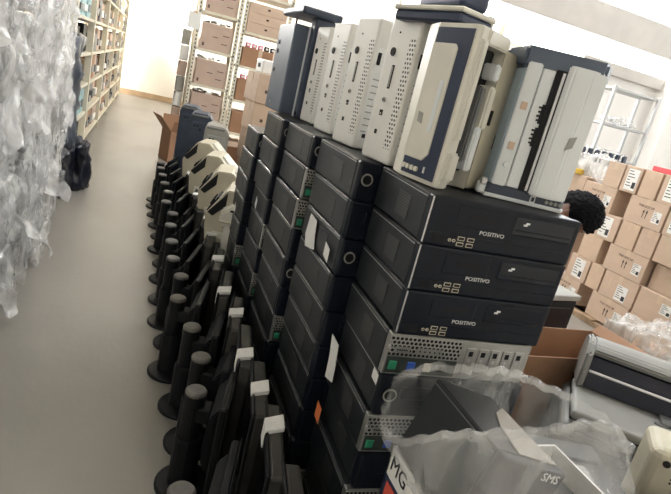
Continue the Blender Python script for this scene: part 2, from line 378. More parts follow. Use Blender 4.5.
sheet('sticker', 'small square white sticker beside the paper on the second stack', [(0.609, 1.624, 1.0679), (0.609, 1.5733, 1.0577), (0.609, 1.5733, 1.012), (0.609, 1.624, 1.0222)], M_label, 'sticker', 0.001)
sheet('sticker', 'white sticker at the front edge of the nearest stack', [(0.65, 1.1545, 0.8806), (0.65, 1.1205, 0.8757), (0.65, 1.1205, 0.8466), (0.65, 1.1545, 0.8515)], M_label, 'sticker', 0.001)
sheet('sticker', 'orange and white sticker low on the dark stack flank', [(0.65, 1.4552, 0.5701), (0.65, 1.4116, 0.5653), (0.65, 1.4116, 0.5071), (0.65, 1.4552, 0.5119)], M_orange, 'sticker', 0.001)
sheet('sticker', 'white diamond sticker on the fourth stack flank', [(0.567, 2.6217, 0.957), (0.567, 2.5905, 0.9414), (0.567, 2.6009, 0.8946), (0.567, 2.6321, 0.9102)], M_label, 'sticker', 0.001)
sheet('sticker', 'white sticker on the farthest stack flank', [(0.543, 3.0492, 0.8086), (0.543, 3.0074, 0.7929), (0.543, 3.0126, 0.7512), (0.543, 3.0544, 0.7668)], M_label, 'sticker', 0.001)

# ---------------------------------------------------------------- cases standing on end on top of the stacks
ZT = 1.3705
def ivory_case():
    """width across x, thickness in y, stands upright; the vented narrow face looks along -x"""
    r = thing('upright_desktop_case', 'x', 'computer')
    w, t, h = .30, .160, .430
    MB().bb(0, w, 0, t, 0, h, M_ivory, .008, 2).build('shell', r)
    f = -.0006
    MB().bb(f, .002, .010, .042, .045, .36, M_ivoryp).build('vent_strip', r)
    MB().bb(f-.0006, .002, .088, .104, .215, .285, M_hole, .002).bb(f-.002, f, .0935, .0985, .22, .28, M_grey).build('card_slot', r)
    c = MB().cyl((f-.003, .115, .322), (.002, .115, .322), .0125, M_hole, n=16); c.build('round_port', r)
    MB().cyl((f-.004, .100, .182), (.002, .100, .182), .0075, M_grey, n=12).cyl((f-.0046, .100, .182), (0, .100, .182), .004, M_hole, n=8).build('jack', r)
    MB().bb(f-.001, .002, .092, .109, .135, .152, M_hole, .001).bb(f-.002, 0, .096, .104, .139, .143, M_usb).build('network_port', r)
    MB().bb(f-.001, .002, .098, .112, .078, .092, M_hole, .001).build('power_port', r)
    MB().bb(f-.001, .002, .10, .106, .375, .380, M_hole).build('status_light', r)
    # broad side faces -y: recessed label field
    l = MB().bb(.012, .095, f, .001, .03, .34, M_label, .001).build('rating_plate', r)
    q = MB()
    for k in range(9): q.bb(.02, .02+.02+.025*((k*7 % 5)/5), f-.0006, f, .06+k*.022, .064+k*.022, M_grey)
    q.build('fine_print', l)
    for q_ in ((.018, .032, f-.001, 0, .285, .325), (.03, .044, f-.001, 0, .04, .054), (.085, .093, f-.001, 0, .30, .31)): MB().bb(*q_, M_hole).build('screw_recess', r)
    return Proto(r)
PI_ = ivory_case()
for i, (x, y, a, lab) in enumerate([(.683, 1.478, .17, 'nearest of the four ivory upright cases, beside the beige printer'),
                                    (.676, 1.785, .16, 'ivory upright perforated case, second nearest of four'),
                                    (.692, 2.125, .13, 'ivory upright perforated case, third nearest of four'),
                                    (.712, 2.465, .10, 'ivory upright case, farthest of four, next to the slate case')]):
    PI_.put((x, y, ZT), a, lab, 'ivory cases standing on end')
# slate blue case, broad ribbed flank to the left, a lid lying across its top
r = thing('upright_slate_case', 'tall slate blue machine case standing on end at the far stack top', 'computer', (.690, 2.66, ZT), .05)
poly = [(0, .012), (.012, 0), (.37, 0), (.37, .40), (0, .40)]
MB().bb(-.0, .10, 0, .07, 0, .47, M_slate2, .006).build('side_panel', r)
MB().bb(-.075, .20, .07, .37, 0, .43, M_slate, .010, 2).build('shell', r)
MB().bb(-.006, .003, .055, .068, .0, .43, M_white, .001).build('pale_edge', r)
MB().bb(-.004, .002, .018, .040, .17, .36, M_slate, .002).bb(-.004, .002, .018, .040, .05, .12, M_slate, .002).build('rib', r)
for (yy, zz) in ((.31, .34), (.31, .295), (.315, .20)): MB().bb(-.078, -.073, yy-.012, yy+.012, zz-.010, zz+.010, M_hole, .001).build('recess', r)
MB().cyl((-.078, .27, .04), (-.073, .27, .04), .006, M_edge, n=10).build('screw', r)
MB().cyl((-.005, .03, .02), (.001, .03, .02), .008, M_hole, n=10).build('screw_hole', r)
lid = thing('slate_lid', 'slate grey bar lid lying across the slate case top', 'lid', (.690, 2.66, ZT+.4715), .05)
MB().bb(-.08, .12, -.03, .34, 0, .035, M_slate2, .012, 3).build('cover', lid)
MB().cyl((-.01, .30, -.07), (-.01, .30, .002), .005, M_hole, n=8).build('hinge_pin', lid)

# beige all-in-one printer standing on its side at the front of the stacks
r = thing('upright_printer', 'beige printer on its side with dark navy control panel', 'printer', (.668, 1.352, ZT), 0)
fy = lambda u, v, w: (u, v, w)
L_ = .138; e = Vector((.032, -.134, 0)).normalized(); nn = Vector((e.y, -e.x, 0))     # along the panel face, outward
c_ = Vector((.046, -.142, 0)); e2 = Vector((.886, .463, 0)); n2 = Vector((.463, -.886, 0))
def onp(u, off, z): p = e*u+nn*off; return (p.x, p.y, z)
def ons(u, off, z): p = c_+e2*u+n2*off; return (p.x, p.y, z)
def sidebox(u0, u1, o0, o1, z0, z1, m, bev=.003): return MB().prism([(u0, z0), (u1, z0), (u1, z1), (u0, z1)], lambda u, v, w: ons(u, w, v), o0, o1, m, bev)
P_ = lambda u, o: ons(u, o, 0)[:2]
MB().prism([(0, 0), (.032, -.134), P_(0, 0), P_(.04, 0), P_(.04, -.05), P_(.135, -.05), P_(.135, 0), (.10, .10), (.01, .07)], fy, 0, .40, M_beige2, .005).build('front_shell', r)
MB().prism([P_(.137, -.004), P_(.27, -.01), P_(.29, -.10), (.20, .11), (.103, .10)], fy, .004, .372, M_beige, .006).build('rear_shell', r)
MB().prism([(.006, .012), (L_-.002, .012), (L_-.002, .388), (.006, .388)], lambda u, v, w: onp(u, w, v), -.001, .003, M_navy).build('control_panel', r)
MB().prism([(.006, .055), (.080, .055), (.098, .075), (.098, .34), (.088, .350), (.006, .350)], lambda u, v, w: onp(u, w, v), .002, .006, M_beige2, .0015).build('document_cover', r)
MB().prism([(.070, .13), (.084, .13), (.084, .26), (.070, .26)], lambda u, v, w: onp(u, w, v), .006, .0075, M_white).build('display_strip', r)
MB().prism([(.024, .150), (.042, .145), (.040, .172), (.022, .176)], lambda u, v, w: onp(u, w, v), .006, .0085, M_grey).build('logo_badge', r)
for k in range(4): MB().cyl(onp(.016+k*.017, .003, .030), onp(.016+k*.017, .009, .030), .0068, M_beige2, n=12).build('button', r)
MB().prism([(.095, .026), (.100, .026), (.100, .042), (.095, .042)], lambda u, v, w: onp(u, w, v), .003, .006, M_silver).build('status_light', r)
sidebox(.040, .134, -.052, -.03, .045, .36, M_hole).build('paper_slot', r)
sidebox(.060, .082, -.035, .006, .075, .27, M_grey2, .005).build('roller_cover', r)
sidebox(.082, .112, -.035, .012, .055, .17, M_white, .004).build('output_guide', r)
sidebox(.100, .130, -.035, .010, .165, .275, M_beige2, .005).build('output_guide', r)
sidebox(.100, .126, -.035, .008, .29, .33, M_white, .004).build('output_guide', r)
sidebox(.002, .045, -.010, .012, .02, .095, M_beige2, .006).build('frame_bracket', r)
sidebox(.000, .026, -.010, .012, .125, .37, M_beige2, .005).build('frame_bracket', r)
sidebox(.03, .135, -.05, .006, .362, .398, M_beige2, .004).build('end_cap', r)
sidebox(.155, .165, -.02, .000, .18, .22, M_hole, .001).build('side_port', r)
sidebox(.225, .235, -.02, .000, .12, .16, M_hole, .001).build('side_port', r)

# white and blue scanner standing on its side
r = thing('upright_scanner', 'white scanner on its side with dark slot and black end bands', 'scanner', (.895, 1.255, ZT), -.33)
def ar(x0, x1, y0, y1, rad=.03, n=5):
    pts = []
    for (cx, cy, a0) in ((x1-rad, y1-rad, 0), (x0+rad, y1-rad, 90), (x0+.006, y0+.006, 180), (x1-rad, y0+rad, 270)):
        rr = .006 if a0 == 180 else rad
        for k in range(n+1): a = math.radians(a0+90*k/n); pts.append((cx+rr*math.cos(a), cy+rr*math.sin(a)))
    return pts
MB().prism([(-.008, 0), (.205, 0), (.222, .02), (.215, .21), (.02, .25), (-.02, .16)], fy, 0, .036, M_slate2, .003).build('lower_end_band', r)
MB().prism([(-.010, -.002), (.21, -.002), (.226, .02), (.22, .215), (.02, .255), (-.022, .16)], fy, -.0005, .010, M_white, .002).build('base_rim', r)
MB().prism([(-.012, .005), (.20, -.01), (.225, .02), (.215, .21), (.02, .25), (-.02, .16)], fy, .345, .40, M_slate, .008).build('upper_end_band', r)
MB().prism([(.0, .012), (.10, .008), (.10, .19), (.02, .24), (-.016, .155)], fy, .036, .345, M_bluew, .003).build('inner_body', r)
MB().prism([(.0, -.004), (.035, -.012), (.045, .01), (.006, .02)], fy, .036, .36, M_white, .003).build('left_rail', r)
MB().bb(.044, .078, .0, .014, .037, .352, M_white, .002).build('glass_strip', r)
MB().bb(.078, .106, -.004, .02, .036, .356, M_hole).build('scan_slot', r)
g = MB().bb(.094, .100, -.009, -.003, .038, .35, M_silver); g.build('chrome_bar', r)
g = MB()
for zz in (.155, .215):
    g.bb(.070, .080, -.003, .002, zz, zz+.05, M_hole)
    for k in range(4): g.bb(.064-.002*(k % 2), .071, -.003, .002, zz+.006+k*.011, zz+.011+k*.011, M_hole)
g.build('pickup_gear', r)
MB().prism([(.102, -.014), (.115, -.024), (.165, -.022), (.212, -.002), (.222, .03), (.218, .19), (.115, .21), (.108, .0)], fy, .030, .372, M_white, .004).build('cover', r)
MB().prism([(.155, .165), (.172, .175), (.176, .205), (.158, .198)], lambda u, v, w: (u, w, v), -.026, -.022, M_grey).build('logo_badge', r)
MB().cyl((.022, -.014, .095), (.022, -.006, .095), .007, M_white, n=12).build('knob', r)
for zz in (.135, .24): MB().bb(.012, .028, -.011, -.006, zz, zz+.02, M_card2).build('amber_sticker', r)
MB().bb(.118, .132, -.0035, .002, .010, .028, M_silver).bb(.121, .129, -.0042, .002, .013, .025, M_navy).build('power_button', r)
for k in range(4): MB().cyl((.165+k*.013, -.0035, .020), (.165+k*.013, .003, .020), .0052, M_grey, n=10).build('button', r)
MB().bb(-.03, -.008, .0, .03, .004, .035, M_white, .004).bb(-.028, -.010, -.006, .012, .028, .048, M_edge, .003).build('cable_stub', r)
# loose parts lying on top of the upright cases
r = thing('scanner_lid', 'pale scanner lid lying over the ivory cases', 'lid', (.735, 1.46, ZT+.4063), .3)
MB().bb(-.075, .06, -.13, .14, .028, .040, M_beige2, .003).bb(-.07, .055, -.125, .135, 0, .028, M_navy, .006).build('tray', r)
MB().bb(.04, .066, -.12, .13, .0, .046, M_beige2, .004).build('edge_rail', r)
r = thing('paper_tray', 'dark navy machine part on top of the pale lid', 'machine part', (.76, 1.47, ZT+.4525), .1)
MB().bb(-.05, .04, -.10, .12, 0, .05, M_navy, .014, 3).build('housing', r)
MB().cyl((.052, -.06, .03), (.052, .03, .03), .013, M_grey, n=12).build('roller', r)
for i, (x, y, h, lab) in enumerate([(.93, 1.52, .42, 'white plastic tube standing behind the beige printer'), (1.02, 1.60, .40, 'thin white tube standing behind the scanner')]):
    r = thing('white_tube', lab, 'tube', (x, y-.02, ZT)); MB().cyl((0, 0, 0), (0, 0, h), .03-.006*i, M_cyl, n=18).build('tube', r); MB().cyl((0, 0, h), (0, 0, h+.004), .02, M_hole, n=14).build('bore', r)

# ---------------------------------------------------------------- rows of monitors along the aisle
def monitor_foot(label='x'):
    """foot towards -x, panel's back seen from the aisle; origin at the foot's centre"""
    r = thing('monitor', label, 'monitor')
    MB().lathe([(.112, 0), (.112, .010), (.105, .016), (.05, .022), (.043, .03)], M_mon, 28).build('foot', r)
    MB().cyl((-.015, 0, .02), (-.018, 0, .405), .040, M_mon, r1=.039, n=18).build('neck', r)
    MB().lathe([(.052, .025), (.052, .21), (.049, .225), (.035, .225)], M_mon, 18, c=(-.0155, 0, 0)).build('neck_sleeve', r)
    MB().lathe([(.0395, 0), (.040, .010), (.034, .017), (.012, .020)], M_cap, 16, c=(-.018, 0, .402)).build('neck_cap', r)
    MB().bb(-.01, .05, -.035, .035, .30, .36, M_mon, .006).build('tilt_bracket', r)
    p = MB().bb(.085, .112, -.178, .178, .06, .475, M_mon, .006).prism([(.085, .18), (.085, .45), (.055, .41), (.048, .30), (.055, .22)], lambda u, v, w: (u, w, v), -.15, .15, M_mon, .006)
    p.build('back_shell', r)
    MB().bb(.110, .116, -.182, .182, .055, .485, M_mon, .004).build('screen_frame', r)
    MB().bb(.1155, .1168, -.165, .165, .08, .465, M_screen).build('screen', r)
    return r
PA = Proto(monitor_foot())
ys = [1.235, 1.725, 1.965, 2.225, 2.52, 2.81, 3.07, 3.38, 3.72, 4.02, 4.33, 4.66, 4.97, 5.30, 5.61, 5.87]
xs = [.221, .294, .330, .310, .260, .287, .252, .253, .255, .277, .238, .258, .236, .220, .207, .210]
for i, (x, y) in enumerate(zip(xs, ys)):
    PA.put((x+.018, y, 0), -.27+rnd.uniform(-.03, .03), '%s black monitor on a round foot in the aisle-side row, back to the aisle' % ORD[i], 'monitors on round feet along the aisle')
def monitor_label():
    r = thing('labelled_monitor', 'x', 'monitor')
    MB().lathe([(.065, 0), (.065, .010), (.04, .022)], M_mon, 24, c=(.05, 0, 0)).build('foot', r)
    MB().cyl((.05, 0, .02), (.05, 0, .40), .022, M_mon, n=12).build('neck', r)
    MB().bb(.01, .07, -.05, .05, .34, .42, M_mon, .006).build('tilt_bracket', r)
    MB().bb(-.006, .042, -.172, .172, .06, .545, M_mong, .010, 2).build('back_shell', r)
    MB().bb(-.014, -.004, -.178, .178, .05, .555, M_mon, .005).build('screen_frame', r)
    MB().bb(-.0155, -.0135, -.16, .16, .08, .53, M_screen).build('screen', r)
    return r
PB = monitor_label(); PBP = Proto(PB)
labelled = []
for i, y in enumerate([1.02, 1.30, 1.57, 1.86, 2.14, 2.46, 2.80, 3.15, 3.50, 3.86, 4.22, 4.60, 4.98, 5.36]):
    a = -.17+rnd.uniform(-.03, .03)
    r = PBP.put((.455+rnd.uniform(-.008, .008)-.01*(y > 3), y, rnd.uniform(-.0, .0)), a, '%s dusty monitor with a white label on its top edge, inner row' % ORD[i], 'labelled monitors in the inner row')
    labelled.append(r)
for i, r in enumerate(labelled):
    yy = rnd.uniform(-.12, .06)
    b = MB().prism([(-.0165, yy-.045), (.044, yy-.02), (.044, yy+.05), (-.0165, yy+.02)], lambda u, v, w: (u, v, w), .5445, .5590, M_label, .001)
    if i % 2: b.bb(-.0175, -.0150, yy-.045, yy+.012, .50, .556, M_label, .0005)
    b.build('paper_label', r)

# ---------------------------------------------------------------- dark vented cases with beige housings on them
def tower_case():
    r = thing('vented_tower_case', 'x', 'computer')
    MB().bb(-.10, .10, -.16, .16, 0, .50, M_grey2, .008).build('case', r)
    g = MB()
    for k in range(5):
        for q in range(7):
            a = q/7*PI*1.4+k*.3
            g.box((-.02+.045*math.cos(a)*(.6+.1*k), -.161, .40-.08*k+.03*math.sin(a)), (.014, .004, .007), M_hole, rot=Matrix.Rotation(a, 3, 'Y'))
    g.build('vent_cutouts', r)['kind'] = 'stuff'
    MB().bb(-.08, .08, -.162, -.158, .03, .10, M_grey, .002).build('drive_door', r)
    return Proto(r)
PT = tower_case()
def beige_housing():
    r = thing('beige_housing', 'x', 'machine housing')
    # hexagonal profile in (x,z), extruded along y; sloping crown with a recessed connector panel
    prof = [(-.12, 0), (.15, 0), (.20, .05), (.20, .11), (.03, .25), (-.05, .245), (-.135, .12)]
    MB().prism(prof, lambda u, v, w: (u, w, v), -.17, .13, M_beige, .005).build('shell', r)
    MB().prism([(-.09, .02), (.10, .02), (.10, .05), (-.09, .05)], lambda u, v, w: (u, w, v), -.176, -.168, M_beige2, .002).build('end_rib', r)
    MB().prism([(-.125, .135), (-.045, .235), (-.045, .175), (-.10, .12)], lambda u, v, w: (u, w, v), -.178, -.165, M_hole, .002).build('end_notch', r)
    q = MB(); rot = Matrix.Rotation(-math.radians(30), 3, 'Y')
    a0 = math.atan2(.13, .08)
    q.box((-.112, -.02, .158), (.085, .16, .010), M_hole, rot=Matrix.Rotation(-a0, 3, 'Y'))
    q.build('connector_recess', r)
    k = MB()
    for j in range(5): k.box((-.116+.008*(j % 2), -.08+j*.03, .165), (.03, .012, .014), M_metal if j % 2 else M_mon, rot=Matrix.Rotation(-a0, 3, 'Y'))
    k.build('connector', r)
    MB().prism([(.04, .243), (.18, .127), (.185, .135), (.045, .252)], lambda u, v, w: (u, w, v), -.10, .08, M_beige2, .003).build('raised_rib', r)
    return Proto(r)
PH = beige_housing()
for i, (x, y, w_) in enumerate([(.665, 3.42, 'in front'), (.655, 3.98, 'second from the front'), (.64, 4.55, 'third from the front'), (.62, 5.15, 'at the rear')]):
    PT.put((x, y, 0), -.06, 'dark grey vented case standing on the floor under beige housing %s' % w_, 'vented cases under beige housings')
    hq = PH.put((x-.045, y-.05, .5005), -.25+rnd.uniform(-.1, .1), 'beige housing with open connector panel, %s of the row' % w_, 'beige machine housings'); hq.scale = (1.28, 1.15, 1.35)
PT.put((.66, 2.98+.05, 0), -.04, 'dark grey vented case standing against the far computer stack', 'vented cases under beige housings') if False else None
r = thing('beige_tray', 'pale beige ribbed tray leaning at the front of the beige housings', 'tray', (.545, 3.13, 0), -.15)
MB().bb(-.03, .12, -.03, .10, .40, .64, M_beige2, .010, 2).build('lower_shell', r)
MB().prism([(-.06, .64), (.12, .64), (.13, .76), (.02, .78), (-.06, .72)], lambda u, v, w: (u, w, v), -.05, .10, M_beige2, .012).build('lid', r)
MB().bb(-.065, .132, -.058, .105, .66, .672, M_beige, .003).build('rim', r)
MB().bb(-.01, .03, -.062, -.05, .735, .745, M_hole, .002).build('handle_slot', r)
MB().bb(-.07, .10, -.03, .15, 0, .40, M_grey2, .008).build('pedestal', r)
MB().bb(-.05, -.035, -.036, -.03, .14, .36, M_hole).build('pedestal_vent', r)
# tall dark and grey machines at the far end of the rows
def tall(label, x, y, w, d, h, m, rot=-.1, panel=False):
    r = thing('tall_machine', label, 'machine', (x, y, 0), rot)
    prof = [(-w/2, 0), (w/2, 0), (w/2, h-.06), (w/2-.05, h), (-w/2+.03, h), (-w/2, h-.05)]
    MB().prism(prof, lambda u, v, w_: (u, w_, v), -d/2, d/2, m, .012).build('shell', r)
    MB().bb(-w/2+.02, w/2-.05, -d/2-.008, -d/2+.01, h-.035, h-.015, M_grey2 if m is not M_grey2 else M_mon, .004).build('top_lip', r)
    MB().bb(-w/2+.03, w/2-.03, -d/2-.004, -d/2+.01, h*.5, h-.09, m, .006).build('front_panel', r)
    g = MB()
    for k in range(4 if panel else 3):
        g.cyl((-w/4+.03*(k % 3), -d/2-.007, h-.13-.035*(k//2)), (-w/4+.03*(k % 3), -d/2, h-.13-.035*(k//2)), .011, M_hole, n=10)
    g.build('socket', r)
tall('tall dark machine at the far end of the monitor row', .50, 6.75, .24, .4, .98, M_slate2)
tall('tall slate grey machine in front of the darker tall one', .575, 6.15, .24, .4, .98, M_slate2, -.12)
tall('tall light grey machine with dark sockets behind the beige housings', .69, 5.62, .24, .38, .94, M_grey, -.12, True)

# ---------------------------------------------------------------- left: wall of film-wrapped equipment
def blob(sx, sy, sz, seed, n=20, amp=.05, rdg=.055):
    bm = bmesh.new(); bmesh.ops.create_cube(bm, size=2)
    bmesh.ops.subdivide_edges(bm, edges=bm.edges[:], cuts=n, use_grid_fill=True)
    o = Vector((seed*13.7, seed*5.1, seed*9.3))
    for v in bm.verts:
        p = v.co.copy(); q = p.normalized(); s = .78; p = p*s+q*(1-s)*1.35
        w = Vector((p.x*sx/2, p.y*sy/2, p.z*sz/2))
        nz = noise.noise(w*5+o)*amp*1.3
        rd = (1-abs(noise.noise(Vector((w.x*13, w.y*13, w.z*5))+o*2)))**3*rdg+(1-abs(noise.noise(Vector((w.x*28, w.y*30, w.z*11+w.y*8))+o)))**4*rdg*.22
        w += q*(nz+rd-.04)
        w.z -= max(0, noise.noise(w*7+o*3))*.03
        v.co = w
    return bm
wraps = []
for k in range(5):
    bm = blob(.40, .375, .335, k+1, 22, .035, .045); me = bpy.data.meshes.new('wrapping'); bm.to_mesh(me); bm.free(); me.materials.append(M_film)
    for p in me.polygons: p.use_smooth = True
    wraps.append(me)
tails = []
for k in range(4):                     # loose pointed ends of film sticking out
    b = MB(); n = 9; o = Vector((k*7.7, 3.1, 0)); V = []
    for i in range(n+1):
        for j in range(n+1):
            u, v = i/n, j/n-.5
            wd_ = (1-u*.75)
            p = Vector((.10*u, v*.24*wd_, -.06*u-.10*u*u+v*.08))
            p += Vector((noise.noise(p*14+o), noise.noise(p*12+o*2), noise.noise(p*13+o*3)))*.035
            V.append(p)
    F = [(i*(n+1)+j, i*(n+1)+j+1, (i+1)*(n+1)+j+1, (i+1)*(n+1)+j) for i in range(n) for j in range(n)]
    b.raw(V, F, M_film2); me = bpy.data.meshes.new('film_tail'); b.bm.to_mesh(me); b.bm.free(); me.materials.append(M_film2)
    for p in me.polygons: p.use_smooth = True
    tails.append(me)
core = MB().bb(-.15, .12, -.17, .17, -.16, .16, M_white, .02).bb(.10, .14, -.13, .13, -.12, .10, M_grey2, .01); core_o = core.build('wrapped_machine'); core_me = core_o.data; bpy.data.objects.remove(core_o)
rows_z = [.20, .585, .97, 1.355, 1.74, 2.12]
RZ = ['on the floor', 'second layer up', 'third layer up', 'fourth layer up', 'fifth layer up', 'top layer']
ny = 7
for j in range(ny):
    for k, z in enumerate(rows_z):
        y = 2.10+j*.43+.03*((k*3+j) % 3)
        xo = -.79+rnd.uniform(-.03, .03)-(.02*k if k > 3 else 0)
        r = thing('wrapped_machine', 'machine in creased clear film, %s, %s column from the camera' % (RZ[k], ORD[j]), 'wrapped machine', (xo, y, z), 0, 'film-wrapped machines stacked on the left')
        c = bpy.data.objects.new('machine_body', core_me); C.objects.link(c); c.parent = r; c.rotation_euler = (0, 0, rnd.uniform(-.2, .2))
        wv = bpy.data.objects.new('wrapping', wraps[(j*2+k) % 5]); C.objects.link(wv); wv.parent = r
        wv.rotation_euler = (0, 0, rnd.choice([0, PI, PI/2, -PI/2])); wv.scale = (1, 1, 1 if rnd.random() < .5 else -1)
        for q in range(1):
            tl = bpy.data.objects.new('film_tail', tails[rnd.randrange(4)]); C.objects.link(tl); tl.parent = r; tl.scale = (rnd.uniform(1, 1.7),)*3
            tl.location = (.15, rnd.uniform(-.16, .16), rnd.uniform(-.12, .16)); tl.rotation_euler = (rnd.uniform(-.9, .9), rnd.uniform(-.2, .5), rnd.uniform(-.4, .4))
for q, (y0, y1, z0, lab_) in enumerate([(2.05, 2.75, .25, 'nearest loose film sheet hanging over the wrapped machines'), (2.65, 3.45, .9, 'second loose film sheet hanging high over the wrapped machines'), (3.2, 3.95, .12, 'long loose film sheet hanging to the floor in mid wall'), (3.9, 4.75, .75, 'farthest loose film sheet at the end of the wrapped wall')]):
    V2 = []; n1, n2 = 26, 60; oo = Vector((q*3.3, 0, 7.7))
    for i in range(n2+1):
        for j in range(n1+1):
            f_ = i/n2; z = z0+(2.35-z0)*f_; y = y0+(y1-y0)*(j/n1)+noise.noise(Vector((f_*5, j*.2, q)))*.07
            if i == 0: z += noise.noise(Vector((j*.5, q, 3)))*.16
            a_ = Vector((y*6, z*2.2, q))
            x = -.575+noise.noise(a_)*.045+(1-abs(noise.noise(Vector((y*15+z*2, z*4, q*2)))))**4*.035+noise.noise(Vector((y*22, z*15, q)))*.014
            V2.append((x, y, z))
    o = MB().raw(V2, [(i*(n1+1)+j, i*(n1+1)+j+1, (i+1)*(n1+1)+j+1, (i+1)*(n1+1)+j) for i in range(n2) for j in range(n1)], M_film2).build('film_sheet', None, True); tag(o, lab_, 'plastic sheet', 'loose film sheets on the left')
# dark sheeting bundles beyond the wrapped wall
def bundle(label, loc, sx, sy, sz, seed, m, name='sheeted_bundle'):
    bm = blob(sx, sy, sz, seed, 14, .05, .05); me = bpy.data.meshes.new(name); bm.to_mesh(me); bm.free(); me.materials.append(m)
    for p in me.polygons: p.use_smooth = True
    o = bpy.data.objects.new(name, me); C.objects.link(o); o.location = loc; return tag(o, label, 'bundle')
bundle('grey sheeted bundle leaning before the left shelf', (-.80, 5.75, .95), .34, .50, 1.0, 21, M_foil)
bundle('black sheeted bundle low behind the film-wrapped machines', (-.80, 5.65, .22), .36, .7, .44, 22, M_sheet)
bundle('black sack on the floor at the foot of the left shelf', (-.62, 5.95, .24), .26, .36, .46, 23, M_sheet)

# ---------------------------------------------------------------- left shelving seen edge-on
LY = [6.3, 8.1, 10.2, 12.3, 14.4, 16.4]; LZ = [.12, .50, .88, 1.26, 1.66, 2.05, 2.45]
r = thing('long_shelf', 'cream metal shelving run along the left side of the aisle', 'shelf', (-.75, 0, 0))
for y in LY:
    for x in (-.03, -.55): MB().bb(x-.04, x+.04, y-.05, y+.05, 0, 2.9, M_rack, .003).build('post', r)
for a, b_ in zip(LY, LY[1:]):
    for z in LZ: MB().bb(-.56, 0, a+.03, b_-.03, z-.035, z, M_rack, .002).build('board', r)
gi = 0
GN = [('cardboard carton', M_cardp, 'carton'), ('brown carton', M_card, 'carton'), ('dark equipment box', M_mon, 'box'), ('brown equipment box', M_card3, 'box'), ('grey equipment box', M_grey2, 'box'), ('pale blue packet', M_teal, 'packet')]
for bi, (a, b_) in enumerate(zip(LY, LY[1:])):
    for zi, z in enumerate(LZ[:-1]):
        if zi == 0 and bi == 0: continue
        y = a+.08; q = 0
        while y < b_-.35:
            d = rnd.uniform(.26, .52); h = rnd.uniform(.22, .335); nm, mm, ct = GN[(gi*7+zi*3) % 5 if bi else (2 if zi in (2, 3) else 5)]
            d = min(d, b_-.06-y)
            r = thing('shelf_box' if ct == 'box' else ct, '%s, left shelf, bay %s, board %s up, place %s along' % (nm, ['one', 'two', 'three', 'four', 'five'][bi], ['one', 'two', 'three', 'four', 'five', 'six'][zi], ['one', 'two', 'three', 'four', 'five', 'six', 'seven'][q]), ct, (-.98, y+d/2, z+.0005), 0, 'goods on the left shelf')
            MB().bb(-.17, .17+rnd.uniform(-.02, .03), -d/2, d/2, 0, h, mm, .006).build('body', r)
            MB().bb(.15, .204, -d/2+.05, d/2-.05, h*.25, h*.55, M_label if gi % 4 == 0 else M_grey2, .001).build('label', r)
            gi += 1; q += 1; y += d+rnd.uniform(.03, .10)

# ---------------------------------------------------------------- shelf facing the camera at the end of the rows
def rack_post(b, x, y, h): b.bb(x-.028, x+.028, y-.02, y+.02, 0, h, M_rack, .002)
r = thing('carton_shelf', 'cream slotted metal shelf full of cartons at the aisle end', 'shelf', (0, 0, 0))
PX = [.56, 1.15, 1.23, 1.92]
for x in PX:
    for y in (9.0, 9.55):
        b = MB(); rack_post(b, x, y, 3.0); po = b.build('post', r)
        if y == 9.0:
            g = MB()
            for k in range(45): g.bb(x-.008, x+.008, 8.978, 8.982, .3+k*.058, .325+k*.058, M_hole)
            g.build('slot_holes', po)['kind'] = 'stuff'
Lv = [.10, .62, 1.13, 1.66, 2.20, 2.74]; Lv2 = [.05, .50, 1.02, 1.55, 2.06, 2.62]
for lv, x0, x1 in ((Lv, PX[0], PX[1]), (Lv2, PX[2], PX[3])):
    for z in lv: MB().bb(x0, x1, 8.98, 9.57, z-.04, z, M_rack, .003).build('board', r)
for i, z in enumerate(Lv[:-1]):
    r = thing('archive_carton', 'pinkish brown carton on the left bay of the end shelf, %s' % ['bottom board', 'second board', 'third board', 'fourth board', 'top board in view'][i], 'carton', (.86, 9.26, z+.0005), 0, 'cartons on the end shelf')
    h = .38 if i else .36
    MB().bb(-.235, .235, -.25, .25, 0, h, M_cardp, .006).build('body', r)
    MB().bb(-.237, .237, -.253, .252, h-.05, h+.002, M_cardp, .004).build('lid', r)
    text('ARQ', .04, M_ink2, r, (-.05, -.2515, h*.5), (RX, 0, 0), 'print', .0004) if False else MB().bb(-.06, .02, -.2515, -.249, h*.5, h*.5+.012, M_ink2).bb(.08, .17, -.2515, -.249, h*.30, h*.30+.012, M_ink2).bb(.09, .19, -.2515, -.249, h*.62, h*.62+.012, M_ink2).bb(-.20, -.17, -.2515, -.249, .04, .09, M_ink2).build('printed_mark', r)
    k = thing('loose_parts', 'scattered metal parts on top of carton, left bay, %s' % ['bottom board', 'second board', 'third board', 'fourth board', 'top board in view'][i], 'parts', (.86, 9.26, z+h+.003), 0, 'odds on the end shelf cartons')
    g = MB()
    for q in range(9): g.box((rnd.uniform(-.2, .2), rnd.uniform(-.22, .1), .012+rnd.random()*.03), (rnd.uniform(.03, .10), .05, .024), rnd.choice([M_grey2, M_label, M_steel, M_mon]), .002, rot=Matrix.Rotation(rnd.uniform(-.5, .5), 3, 'Z'))
    g.build('heap', k); k['kind'] = 'stuff'
rb = [('brown carton on the right bay of the end shelf, bottom board', .05, .30, M_card), ('brown carton on the right bay of the end shelf, second board', .50, .34, M_card3), ('brown carton on the right bay of the end shelf, third board', 1.02, .33, M_card3), ('reddish carton on the right bay of the end shelf, fourth board', 1.55, .29, M_card3)]
for lab_, z, h, mm in rb:
    r = thing('carton', lab_, 'carton', (1.56, 9.26, z+.0005), 0, 'cartons on the right bay'); MB().bb(-.28, .28, -.25, .25, 0, h, mm, .006).build('body', r); MB().bb(-.03, .03, -.253, .25, .02, h+.001, M_tape, .001).build('tape', r)
